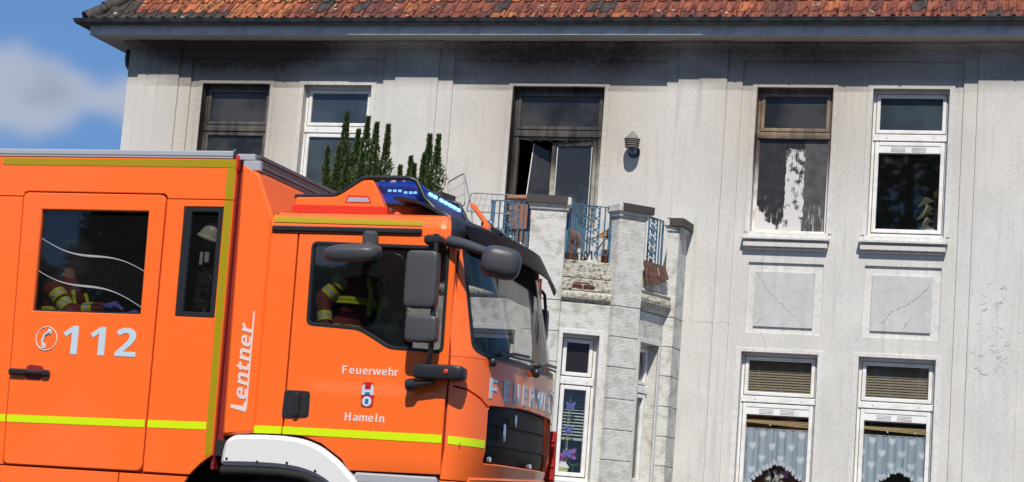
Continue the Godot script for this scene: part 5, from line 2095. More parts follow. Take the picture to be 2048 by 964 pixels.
	var side := rounded(poly([[0.045, 1.25], [0.302, 1.285], [0.302, 2.86], [0.16, 3.19], [0.02, 3.275]]), 0.03)
	fr.X = Transform3D(Basis(), Vector3(0, 0, -0.02))
	fr.sheet(side, [], flat, 0.08, 2.2, 0.02)
	var fairing := part(engine, "cab_fairing", fr, orange)
	boxed(engine, "rubber_bellows", M["seam_red"], Vector3(-0.006, 1.2, -2.3), Vector3(0.05, 3.2, -0.07))
	letters(fairing, "Lentner", Vector3(0.165, 1.755, -0.0185), 0.105, M["print_white"], Basis(Vector3.BACK, PI / 2) * Basis(Vector3(1, 0, 0), Vector3(0.22, 1, 0), Vector3(0, 0, 1)), 700, 1.18)
	plate(fairing, "lettering_bar", M["print_white"], poly([[0.214, 1.47], [0.226, 1.47], [0.226, 2.16], [0.214, 2.16]]), [], -0.0175, 0.002, 0.0)
	plate(fairing, "lettering_bar", M["print_white"], poly([[0.098, 1.455], [0.226, 1.443], [0.226, 1.468], [0.098, 1.48]]), [], -0.0172, 0.002, 0.0)
	# aluminium tray edge across the roof front
	var tray := boxed(engine, "roof_tray", M["aluminium"], Vector3(-0.028, 3.285, -0.07), Vector3(0.115, 3.332, -0.03), 0.005)
	boxed(tray, "tray_corner", M["aluminium"], Vector3(0.03, 3.205, -0.075), Vector3(0.165, 3.28, -0.024), 0.005)
	for k in 4:
		boxed(tray, "tray_rib", M["alu_dark"], Vector3(0.10, 3.212 + 0.031 * k, -2.3), Vector3(0.135 + 0.008 * (k % 2), 3.24 + 0.031 * k, -0.08), 0.004)
	# ---- cab side
	var win := rounded(poly([[0.646, 2.079], [1.045, 2.058], [1.136, 2.014], [1.288, 1.930], [1.694, 1.914], [1.690, 2.669], [0.640, 2.683]]), 0.045)
	var bulge := func(p: Vector2) -> Vector3: return Vector3(p.x, p.y, 0.014 * smoothstep(1.70, 1.58, p.y) * smoothstep(0.56, 0.85, p.x) - 0.012 * smoothstep(1.13, 1.03, p.y))
	var g := G.new()
	g.sheet(poly([[0.310, 1.29], [0.519, 1.29], [0.519, 2.742], [0.310, 2.742]]), [], flat, 0.12, 0.03, 0.005)
	part(engine, "cab_rear_panel", g, orange)
	g = G.new()
	g.sheet(poly([[0.531, 1.285], [0.68, 1.282], [0.835, 1.235], [1.0, 1.13], [1.055, 1.055], [1.738, 1.062], [1.738, 2.742], [0.531, 2.742]]), [win], bulge, 0.06, 0.035, 0.005)
	var cd := part(engine, "cab_door", g, orange)
	plate(cd, "window_gasket", M["gasket"], G.inset(G.ccw(win.duplicate()), -0.004), [G.inset(G.ccw(win.duplicate()), 0.02)], 0.005, 0.02, 0.003, 0.05)
	plate(cd, "door_window", M["door_glass"], G.inset(G.ccw(win.duplicate()), 0.014), [], -0.012, 0.004, 0.0)
	var hd := plate(cd, "door_handle", M["engine_black"], rounded(poly([[0.512, 1.40], [0.725, 1.408], [0.722, 1.60], [0.520, 1.602]]), 0.03), [], 0.012, 0.02, 0.006)
	boxed(hd, "grip_recess", M["rubber"], Vector3(0.56, 1.43, 0.010), Vector3(0.60, 1.575, 0.0135), 0.002)
	boxed(hd, "grip_recess", M["rubber"], Vector3(0.655, 1.43, 0.010), Vector3(0.695, 1.575, 0.0135), 0.002)
	boxed(hd, "grip", M["engine_black"], Vector3(0.605, 1.42, 0.012), Vector3(0.65, 1.585, 0.045), 0.012)
	spaced(cd, "Feuerwehr", 0.935, 0.0505, 1.737, 0.001)
	spaced(cd, "Hameln", 0.992, 0.0515, 1.404, 0.0145)
	# town crest: a towered gate over a round millstone
	plate(cd, "crest", M["crest_red"], rounded(poly([[1.117, 1.505], [1.205, 1.505], [1.212, 1.60], [1.198, 1.60], [1.20, 1.683], [1.118, 1.683], [1.112, 1.60]]), 0.02), [], 0.017, 0.003, 0.0, 0.03)
	plate(cd, "crest_gate", M["reflex_silver"], poly([[1.115, 1.592], [1.207, 1.592], [1.203, 1.655], [1.185, 1.672], [1.182, 1.63], [1.138, 1.63], [1.136, 1.672], [1.118, 1.655]]), [], 0.0195, 0.002, 0.0, 0.03)
	plate(cd, "crest_gate", M["crest_blue"], poly([[1.14, 1.592], [1.182, 1.592], [1.178, 1.612], [1.144, 1.612]]), [], 0.0215, 0.002, 0.0, 0.03)
	var mill := G.new()
	mill.lathe([Vector2(0.0, 0.0), Vector2(0.036, 0.0), Vector2(0.036, 0.003), Vector2(0.0, 0.003)], Vector3(1.16, 1.547, 0.018), 20, Basis(Vector3.RIGHT, PI / 2))
	part(cd, "crest_millstone", mill, M["reflex_silver"])
	boxed(cd, "crest_mark", M["crest_blue"], Vector3(1.148, 1.53, 0.02), Vector3(1.172, 1.564, 0.0235), 0.001)
	plate(engine, "yellow_stripe", M["stripe_yellow"], poly([[0.305, 1.281], [0.517, 1.285], [0.517, 1.338], [0.305, 1.335]]), [], 0.003, 0.003, 0.0)
	plate(cd, "yellow_stripe", M["stripe_yellow"], poly([[0.534, 1.285], [1.736, 1.282], [1.736, 1.339], [0.534, 1.339]]), [], 0.0172, 0.003, 0.0)
	plate(engine, "inner_skin", M["seam_red"], poly([[0.3, 1.25], [0.7, 1.25], [1.0, 1.1], [1.75, 1.04], [1.75, 2.75], [0.3, 2.75]]), [rounded(poly([[0.58, 2.03], [1.02, 2.01], [1.26, 1.88], [1.72, 1.87], [1.72, 2.71], [0.58, 2.72]]), 0.05)], -0.04, 0.01, 0.0)
	# ---- cab front
	var total: float = arc_at[arc_at.size() - 1]
	var a0 := 0.452                      # the front edge of the door
	var ae := arc_of_z(-0.10)            # where the windscreen begins
	var ag := arc_of_z(-0.27)
	var skin := func(p: Vector2) -> Vector3: return cab_skin(p.x, p.y)
	g = G.new()
	var slit := poly([[a0 + 0.03, 1.692], [a0 + 0.13, 1.678], [a0 + 0.27, 1.62], [a0 + 0.36, 1.56], [a0 + 0.355, 1.552], [a0 + 0.262, 1.61], [a0 + 0.128, 1.667], [a0 + 0.03, 1.682]])
	var grille := rounded(poly([[ag, 1.165], [total - ag, 1.165], [total - ag, 1.575], [ag + 0.5, 1.60], [total * 0.5, 1.605], [ag, 1.575]]), 0.03)
	g.sheet(poly([[a0, 1.03], [total - a0, 1.03], [total - a0, 1.895], [a0, 1.895]]), [grille, slit], skin, 0.055, 0.03, 0.004)
	var fp := part(engine, "front_panel", g, orange)
	g = G.new()
	var screen := rounded(poly([[ae, 1.95], [ae + 0.14, 1.908], [total * 0.5, 1.90], [total - ae - 0.14, 1.908], [total - ae, 1.95], [total - ae, 2.735], [ae, 2.735]]), 0.06)
	g.sheet(poly([[a0, 1.897], [total - a0, 1.897], [total - a0, 2.745], [a0, 2.745]]), [G.inset(G.ccw(screen.duplicate()), -0.002)], skin, 0.055, 0.03, 0.0)
	part(engine, "windscreen_frame", g, orange)
	g = G.new()
	var skin2 := func(p: Vector2) -> Vector3: return cab_skin(p.x, p.y, -0.012)
	g.sheet(screen, [], skin2, 0.07, 0.005)
	var ws := part(engine, "windscreen", g, M["screen_glass"])
	g = G.new()
	var skin3 := func(p: Vector2) -> Vector3: return cab_skin(p.x, p.y, -0.004)
	g.sheet(screen, [G.inset(G.ccw(screen.duplicate()), 0.035)], skin3, 0.06, 0.006)
	part(ws, "screen_gasket", g, M["gasket"])
	g = G.new()
	g.sheet(rounded(poly([[ae + 0.012, 2.42], [total * 0.5, 2.40], [total - ae - 0.012, 2.42], [total - ae - 0.012, 2.725], [ae + 0.012, 2.725]]), 0.03), [], func(p: Vector2) -> Vector3: return cab_skin(p.x, p.y, -0.020), 0.07, 0.003)
	part(ws, "tinted_band", g, M["tint_band"])
	for w in 2:  # wipers
		g = G.new()
		var b0 := ae + 0.18 + 0.85 * w
		g.tube([cab_skin(b0, 1.90, 0.02), cab_skin(b0 + 0.3, 1.975, 0.035), cab_skin(b0 + 0.62, 1.985, 0.04)], 0.012, 6)
		g.tube([cab_skin(b0 + 0.1, 1.955, 0.02), cab_skin(b0 + 0.8, 1.965, 0.02)], 0.009, 6)
		g.blob(cab_skin(b0, 1.885, 0.025), Vector3(0.03, 0.035, 0.03), 2.5, 10, 6)
		part(ws, "wiper", g, M["engine_black"])
	# stripe on the corner, letters across the front
	g = G.new()
	g.sheet(poly([[a0 + 0.02, 1.280], [ag - 0.02, 1.272], [ag - 0.02, 1.327], [a0 + 0.02, 1.337]]), [], func(p: Vector2) -> Vector3: return cab_skin(p.x, p.y, 0.003), 0.05, 0.002)
	part(fp, "yellow_stripe", g, M["stripe_yellow"])
	var l0 := arc_of_z(-0.22)
	for k in 9:
		var a := lerpf(l0, total - l0, (k + 0.5) / 9.0)
		var p := cab_plan_at(a + 0.02) - cab_plan_at(a - 0.02)
		var t := Vector3(p.x, 0, p.y).normalized()
		letters(fp, "FEUERWEHR"[k], cab_skin(a, 1.70, 0.002), 0.145, M["reflex_silver"], Basis(t, Vector3.UP, t.cross(Vector3.UP)), 700, 1.25)
	# grille: dark mouth with bars and bright trim
	g = G.new()
	g.sheet(G.inset(G.ccw(grille.duplicate()), -0.01), [], func(p: Vector2) -> Vector3: return cab_skin(p.x, p.y, -0.05), 0.09, 0.01)
	var gr := part(engine, "grille", g, M["grille_black"])
	for k in 2:
		g = G.new()
		var y := 1.30 + 0.15 * k
		var line := []
		for j in 17:
			line.append(cab_skin(lerpf(ag + 0.02, total - ag - 0.02, j / 16.0), y, -0.022))
		g.tube(line, 0.006, 6)
		part(gr, "grille_bar", g, M["grille_black"])
	for k in [[0.10, 1.20, 0.10, 0.022], [0.52, 1.50, 0.04, 0.05], [1.0, 1.19, 0.12, 0.02], [0.30, 1.40, 0.05, 0.07]]:
		g = G.new()
		g.blob(cab_skin(ag + k[0], k[1], -0.02), Vector3(0.012, k[3], k[2] * 0.5), 3.0, 10, 8)
		part(gr, "chrome_trim", g, M["chrome"])
	# lower corner and bumper
	g = G.new()
	var bump := func(p: Vector2) -> Vector3: return cab_skin(p.x, p.y, 0.012)
	g.sheet(poly([[arc_of_z(-0.16), 0.5], [total - arc_of_z(-0.16), 0.5], [total - arc_of_z(-0.16), 1.12], [arc_of_z(-0.16), 1.06]]), [], bump, 0.08, 0.06, 0.015)
	part(engine, "bumper", g, M["engine_orange"])
	g = G.new()
	g.sheet(poly([[a0, 0.6], [arc_of_z(-0.17), 0.6], [arc_of_z(-0.17), 1.022], [a0, 1.022]]), [], skin, 0.08, 0.03, 0.006)
	part(engine, "corner_step", g, orange)
	g = G.new()
	g.box(Vector3(1.86, 0.9, -2.27), Vector3(1.955, 1.51, -2.22), 0.015)
	for k in 6:
		g.box(Vector3(1.87, 0.92 + 0.1 * k, -2.218), Vector3(1.95, 0.94 + 0.1 * k, -2.208), 0.003)
	part(engine, "far_corner_reflector", g, M["corner_red"])
	# far side and rear of the cab
	plate(engine, "far_cab_side", orange, poly([[0.30, 1.03], [1.75, 1.03], [1.75, 2.745], [0.30, 2.745]]), [rounded(poly([[0.60, 2.05], [1.70, 1.93], [1.74, 2.69], [0.60, 2.69]]), 0.04)], -2.21, 0.03, 0.0)
	plate(engine, "far_door_window", M["screen_glass"], poly([[0.58, 2.03], [1.72, 1.91], [1.745, 2.70], [0.58, 2.70]]), [], -2.222, 0.004, 0.0)
	boxed(engine, "cab_rear_wall", M["interior_dark"], Vector3(0.312, 1.2, -2.2), Vector3(0.34, 2.9, -0.055))
	boxed(engine, "cab_floor", M["interior_dark"], Vector3(0.34, 1.25, -2.18), Vector3(1.85, 1.3, -0.06))
	g = G.new()
	g.box(Vector3(1.52, 1.6, -2.1), Vector3(1.80, 1.90, -0.14), 0.05)
	g.blob(Vector3(1.62, 1.92, -1.65), Vector3(0.16, 0.09, 0.28), 3.0, 16, 8)
	var dash := part(engine, "dashboard", g, M["interior_dark"])
	boxed(dash, "paper", M["card_white"], Vector3(1.60, 1.902, -0.62), Vector3(1.76, 1.96, -0.34), 0.004)
	g = G.new()
	var wheel := []
	for k in 25:
		wheel.append(Vector3(1.36 + 0.12 * cos(TAU * k / 24), 2.0 + 0.17 * cos(TAU * k / 24), -1.62 + 0.21 * sin(TAU * k / 24)))
	g.tube(wheel, 0.016, 7)
	g.tube([Vector3(1.36, 2.0, -1.62), Vector3(1.6, 1.85, -1.62)], 0.03, 8)
	g.tube([Vector3(1.36, 2.0, -1.83), Vector3(1.36, 2.0, -1.41)], 0.014, 6)
	part(engine, "steering_wheel", g, M["engine_black"])
	for s in 2:
		g = G.new()
		var z: float = [-0.52, -1.62][s]
		g.box(Vector3(0.62, 1.55, z - 0.25), Vector3(1.12, 1.73, z + 0.25), 0.05)
		g.box(Vector3(0.50, 1.7, z - 0.24), Vector3(0.64, 2.45, z + 0.24), 0.05)
		g.box(Vector3(0.50, 2.47, z - 0.13), Vector3(0.6, 2.66, z + 0.13), 0.04)
		part(engine, "seat", g, M["seat_cloth"])
	build_cab_roof(ae, total)
	build_mirrors()
	build_running_gear()


func build_cab_roof(ae: float, total: float) -> void:
	var orange: Material = M["engine_orange"]
	# the roof edge runs orange along the sides and turns black round the front
	var rear := [Vector2(0.305, 0.0), Vector2(0.8, 0.0)]
	var front := []
	var far := []
	for k in 61:
		var v := cab_skin(lerpf(0.0, total, k / 60.0), 2.745)
		var q := Vector2(v.x, v.z)
		if v.x < 1.70 and v.z > -1.0:
			rear.append(q)
		elif v.x < 1.70:
			far.append(q)
		else:
			front.append(q)
	far.append_array([Vector2(0.8, -2.24), Vector2(0.305, -2.24)])
	front.push_front(rear[rear.size() - 1])
	front.append(far[0])
	var prof := [Vector2(-0.03, 2.746), Vector2(0.0, 2.746), Vector2(0.0, 2.80), Vector2(-0.008, 2.83), Vector2(-0.028, 2.865), Vector2(-0.06, 2.893), Vector2(-0.11, 2.912), Vector2(-0.17, 2.922)]
	var g := G.new()
	g.sweep(rear, prof, false)
	g.sweep(far, prof, false)
	g.quad(Vector3(0.305, 2.9215, -0.15), Vector3(1.45, 2.9215, -0.15), Vector3(1.45, 2.9215, -2.09), Vector3(0.305, 2.9215, -2.09))
	var roof := part(engine, "cab_roof", g, orange)
	g = G.new()
	g.sweep(front, prof, false)
	part(engine, "roof_front_edge", g, M["engine_black"])
	# olive band and black rain gutter along the roof edge
	g = G.new()
	var lean := func(p: Vector2) -> Vector3: return Vector3(p.x, p.y, 0.0025 - 0.33 * maxf(0.0, p.y - 2.805) * (p.y - 2.80) / 0.06 * 1.2)
	g.sheet(poly([[0.325, 2.822], [1.475, 2.815], [1.472, 2.852], [0.325, 2.868]]), [], lean, 0.06, 0.002)
	part(roof, "olive_stripe", g, M["stripe_olive"])
	boxed(roof, "rain_gutter", M["engine_black"], Vector3(0.318, 2.752, -0.005), Vector3(1.478, 2.794, 0.022), 0.010)
	# side cowls of the roof with black grab rails, near and far
	for s in 2:
		var z: float = [-0.22, -1.23][s]
		var cw := plate(engine, "roof_cowl", orange, rounded(poly([[0.37, 2.925], [1.12, 2.925], [1.10, 2.965], [0.985, 3.185], [0.905, 3.185], [0.71, 3.062], [0.38, 3.048]]), 0.02), [], z, 0.10, 0.015)
		plate(cw, "cowl_foot", M["engine_red"], rounded(poly([[0.37, 2.925], [1.13, 2.925], [1.11, 2.985], [0.37, 2.99]]), 0.015), [], z + 0.02, 0.12, 0.006)
		plate(cw, "marker_lamp", M["engine_red"], rounded(poly([[0.775, 3.01], [0.99, 3.01], [0.965, 3.065], [0.80, 3.068]]), 0.012), [], z + 0.003, 0.004, 0.001)
		plate(cw, "lamp_lens", M["aluminium"], rounded(poly([[0.79, 3.017], [0.975, 3.017], [0.957, 3.05], [0.81, 3.052]]), 0.008), [], z + 0.006, 0.004, 0.001)
		g = G.new()
		g.tube([Vector3(0.37, 3.055, z - 0.03), Vector3(0.68, 3.066, z - 0.02), Vector3(0.76, 3.10, z - 0.02), Vector3(0.89, 3.193, z - 0.02), Vector3(0.95, 3.205, z - 0.02), Vector3(1.26, 3.205, z - 0.02), Vector3(1.32, 3.185, z - 0.02), Vector3(1.39, 3.06, z - 0.02), Vector3(1.47, 2.985, z - 0.03), Vector3(1.62, 2.91, z - 0.04)], 0.018, 8)
		part(cw, "grab_rail", g, M["engine_black"])
	plate(engine, "cowl_nose", orange, rounded(poly([[1.46, 2.96], [1.56, 2.96], [1.572, 3.03], [1.425, 3.205], [1.385, 3.205], [1.52, 3.04]]), 0.012), [], -1.28, 0.05, 0.008)
	# light bar across the roof: clear blue lens over a dark body
	g = G.new()
	var sec := rounded(poly([[1.055, 3.035], [1.385, 3.04], [1.36, 3.145], [1.28, 3.19], [0.985, 3.182]]), 0.02)
	g.X = Transform3D(Basis(), Vector3(0, 0, -0.325))
	g.sheet(sec, [], flat, 0.06, 0.90, 0.012)
	var bar := part(engine, "light_bar", g, M["blue_body"])
	g = G.new()
	g.X = Transform3D(Basis(), Vector3(0, 0, -0.305))
	g.sheet(G.inset(G.ccw(sec.duplicate()), -0.008), [], flat, 0.06, 0.016, 0.005)
	part(bar, "side_lens", g, M["blue_dome"])
	boxed(bar, "bar_foot", M["engine_black"], Vector3(1.06, 3.005, -1.22), Vector3(1.36, 3.036, -0.30), 0.01)
	for x in [1.085, 1.125, 1.165, 1.21, 1.25, 1.285]:
		boxed(bar, "blue_light", M["blue_led"], Vector3(x - 0.014, 3.115 - (0.012 if x > 1.19 else 0.0), -0.326), Vector3(x + 0.014, 3.133 - (0.012 if x > 1.19 else 0.0), -0.318), 0.003)
	for k in 7:
		var z := -0.42 - 0.105 * k - (0.04 if k > 1 else 0.0)
		boxed(bar, "blue_light", M["blue_led"], Vector3(1.366, 3.105, z - 0.035), Vector3(1.380, 3.128, z + 0.03), 0.004)
	# black sloping panel ahead of the bar
	g = G.new()
	var slope := func(p: Vector2) -> Vector3:
		var t := p.y
		var w := (p.x + 1.12) / 1.0
		return Vector3(1.36 + 0.44 * t - 0.07 * w * w, 3.02 - 0.20 * t * t - 0.05 * t, -1.12 - (p.x + 1.12))
	g.sheet(poly([[-2.14, -0.2], [-0.10, -0.2], [-0.10, 1.0], [-2.14, 1.0]]), [], slope, 0.1, 0.02)
	part(engine, "roof_fascia", g, M["engine_black"])
	# small work lamps and cable loops on the far half of the fascia
	for k in 4:
		g = G.new()
		var at := Vector3(1.50 + 0.035 * k, 3.06 - 0.03 * k, -1.45 - 0.17 * k)
		g.blob(at, Vector3(0.045, 0.034, 0.048), 5.0, 14, 10)
		g.tube([at - Vector3(0, 0.03, 0), at - Vector3(0.0, 0.13, 0)], 0.013, 6)
		var lamp := part(engine, "work_lamp", g, M["engine_black"])
		g = G.new()
		g.blob(at + Vector3(0.03, 0.006, 0.03), Vector3(0.025, 0.024, 0.03), 3.5, 12, 8)
		part(lamp, "lamp_reflector", g, M["chrome"])
	# smoked sun visor: a curved strip standing off the top of the screen
	g = G.new()
	var vis := func(p: Vector2) -> Vector3:
		var t := (2.93 - p.y) / 0.30
		var mid := absf(p.x - total * 0.5) / (total * 0.5)
		return cab_skin(p.x, p.y - 0.02 * mid, 0.025 + 0.10 * t)
	g.sheet(poly([[ae + 0.02, 2.74], [ae + 0.3, 2.71], [total * 0.5, 2.70], [total - ae - 0.3, 2.66], [total - ae - 0.02, 2.62], [total - ae - 0.02, 2.90], [ae + 0.02, 2.85]]), [], vis, 0.07, 0.008)
	part(engine, "sun_visor", g, M["visor_smoke"])


func build_mirrors() -> void:
	var grey: Material = M["mirror_grey"]
	var g := G.new()
	g.tube([Vector3(1.63, 2.74, 0.13), Vector3(1.635, 2.6, 0.13), Vector3(1.65, 2.16, 0.14), Vector3(1.655, 1.95, 0.14), Vector3(1.64, 1.87, 0.12), Vector3(1.61, 1.79, 0.09)], 0.02, 8)
	g.box(Vector3(1.54, 2.665, -0.02), Vector3(1.67, 2.735, 0.15), 0.02)
	var m := part(engine, "wing_mirror", g, M["engine_black"])
	g = G.new()
	g.blob(Vector3(1.556, 2.412, 0.15), Vector3(0.118, 0.203, 0.055), 8.0, 28, 18)
	part(m, "mirror_housing", g, grey)
	g = G.new()
	g.blob(Vector3(1.58, 2.063, 0.15), Vector3(0.118, 0.095, 0.05), 6.5, 28, 16)
	part(m, "mirror_housing", g, grey)
	g = G.new()  # lower bracket with the round manoeuvring lamp
	g.blob(Vector3(1.70, 1.772, 0.07), Vector3(0.185, 0.053, 0.06), 6.0, 24, 12)
	var br := part(engine, "mirror_bracket", g, M["engine_black"])
	g = G.new()
	g.blob(Vector3(1.82, 1.768, 0.05), Vector3(0.07, 0.047, 0.07), 5.0, 20, 12)
	part(br, "bracket_cover", g, M["engine_black"])
	g = G.new()
	g.blob(Vector3(1.77, 1.775, 0.132), Vector3(0.018, 0.018, 0.006), 2.0, 10, 6)
	part(br, "red_mark", g, M["engine_red"])
	g = G.new()
	g.lathe([Vector2(0, 0), Vector2(0.042, 0.0), Vector2(0.046, 0.012), Vector2(0.046, 0.06), Vector2(0.03, 0.075), Vector2(0.022, 0.085), Vector2(0.022, 0.2), Vector2(0.0, 0.2)], Vector3(1.472, 1.668, 0.08), 18, Basis(Vector3.BACK, -PI / 2 + 0.16))
	part(br, "manoeuvring_lamp", g, M["engine_black"])
	# kerb mirror over the door window
	g = G.new()
	g.box(Vector3(1.045, 2.61, 0.0), Vector3(1.155, 2.765, 0.07), 0.02)
	g.tube([Vector3(1.10, 2.66, 0.05), Vector3(1.08, 2.61, 0.16)], 0.03, 8)
	var k := part(engine, "kerb_mirror", g, grey)
	g = G.new()
	g.X = Transform3D(Basis(Vector3.BACK, 0.04) * Basis(Vector3.RIGHT, 0.25), Vector3(1.06, 2.575, 0.25))
	g.blob(Vector3.ZERO, Vector3(0.205, 0.062, 0.12), 3.4, 28, 14)
	part(k, "mirror_housing", g, grey)
	# front mirror on its arm
	g = G.new()
	g.tube([Vector3(1.70, 2.705, 0.03), Vector3(1.84, 2.675, 0.10), Vector3(2.02, 2.62, 0.14)], 0.045, 10, 0.032)
	var f := part(engine, "front_mirror", g, grey)
	g = G.new()
	g.X = Transform3D(Basis(Vector3.BACK, -0.16) * Basis(Vector3.UP, 0.3), Vector3(2.115, 2.55, 0.12))
	g.blob(Vector3.ZERO, Vector3(0.142, 0.112, 0.13), 3.2, 28, 16)
	part(f, "mirror_housing", g, grey)
	# far wing mirror seen past the screen
	g = G.new()
	g.tube([Vector3(1.66, 2.66, -2.25), Vector3(1.72, 2.675, -2.27), Vector3(1.77, 2.62, -2.27), Vector3(1.785, 2.5, -2.27)], 0.014, 8)
	g.blob(Vector3(1.775, 2.37, -2.28), Vector3(0.035, 0.13, 0.05), 5.0, 18, 12)
	part(engine, "far_mirror", g, M["engine_black"])


func build_running_gear() -> void:
	var c := Vector2(0.50, 0.50)
	# white mudguard over the front wheel: a rounded band with a turned-in lip
	var g := G.new()
	var out := poly([[0.074, 1.035], [0.082, 1.13], [0.10, 1.215], [0.165, 1.258], [0.34, 1.270], [0.55, 1.272], [0.70, 1.258], [0.835, 1.215], [0.99, 1.118], [1.14, 0.975], [1.24, 0.82], [1.29, 0.62], [1.12, 0.62], [1.08, 0.76], [0.985, 0.90], [0.85, 0.985], [0.70, 1.03], [0.54, 1.045], [0.3, 1.045]])
	g.X = Transform3D(Basis(), Vector3(0, 0, 0.045))
	g.sheet(rounded(G.ccw(out), 0.12, 5), [], flat, 0.05, 0.35, 0.03)
	var fd := part(engine, "mudguard", g, M["fender_white"])
	for b in [[0.13, 1.085], [0.37, 1.075], [0.60, 1.08], [0.82, 1.035]]:
		g = G.new()
		g.blob(Vector3(b[0], b[1], 0.046), Vector3(0.011, 0.011, 0.006), 2.0, 10, 6)
		part(fd, "bolt", g, M["engine_black"])
	g = G.new()
	var lip := []
	for k in 15:
		var t := k / 14.0
		var q := [Vector2(0.08, 1.02), Vector2(0.30, 1.03), Vector2(0.54, 1.03), Vector2(0.72, 1.015), Vector2(0.86, 0.965), Vector2(0.98, 0.885), Vector2(1.075, 0.75), Vector2(1.11, 0.62)]
		var s := t * (q.size() - 1)
		var i := mini(int(s), q.size() - 2)
		var p: Vector2 = (q[i] as Vector2).lerp(q[i + 1], s - i)
		lip.append(Vector3(p.x, p.y - 0.02, 0.0))
	g.tube(lip, 0.035, 8)
	part(fd, "rubber_lip", g, M["rubber"])
	# wheels
	for w in [[0.50, -0.10], [0.50, -2.12], [-3.0, -0.10], [-3.0, -2.38]]:
		g = G.new()
		g.lathe([Vector2(0.28, -0.15), Vector2(0.44, -0.155), Vector2(0.485, -0.13), Vector2(0.50, -0.08), Vector2(0.50, 0.08), Vector2(0.485, 0.13), Vector2(0.44, 0.155), Vector2(0.28, 0.15)], Vector3(w[0], 0.5, w[1] - 0.1), 40, Basis(Vector3.RIGHT, PI / 2))
		var wheel := part(engine, "wheel", g, M["rubber"])
		g = G.new()
		g.lathe([Vector2(0, 0.02), Vector2(0.12, 0.06), Vector2(0.16, 0.0), Vector2(0.25, -0.02), Vector2(0.285, 0.12), Vector2(0.29, -0.1), Vector2(0, -0.1)], Vector3(w[0], 0.5, w[1] - 0.1), 32, Basis(Vector3.RIGHT, PI / 2))
		part(wheel, "rim", g, M["alu_dark"])
	boxed(engine, "chassis", M["rubber"], Vector3(-3.6, 0.55, -1.6), Vector3(1.9, 0.9, -0.65))
	boxed(engine, "engine_block", M["rubber"], Vector3(-0.3, 0.7, -2.2), Vector3(1.85, 1.2, -0.42))
	boxed(engine, "wheel_arch", M["rubber"], Vector3(-0.40, 0.6, -2.3), Vector3(-0.34, 1.22, -0.05))
	boxed(engine, "wheel_arch", M["rubber"], Vector3(-0.34, 1.10, -2.3), Vector3(0.3, 1.22, -0.05))
	boxed(engine, "entry_step", M["alu_dark"], Vector3(1.08, 0.55, -0.35), Vector3(1.74, 1.04, -0.02), 0.02)
	boxed(engine, "entry_step_plate", M["aluminium"], Vector3(1.10, 0.97, -0.02), Vector3(1.72, 1.045, 0.012), 0.015)


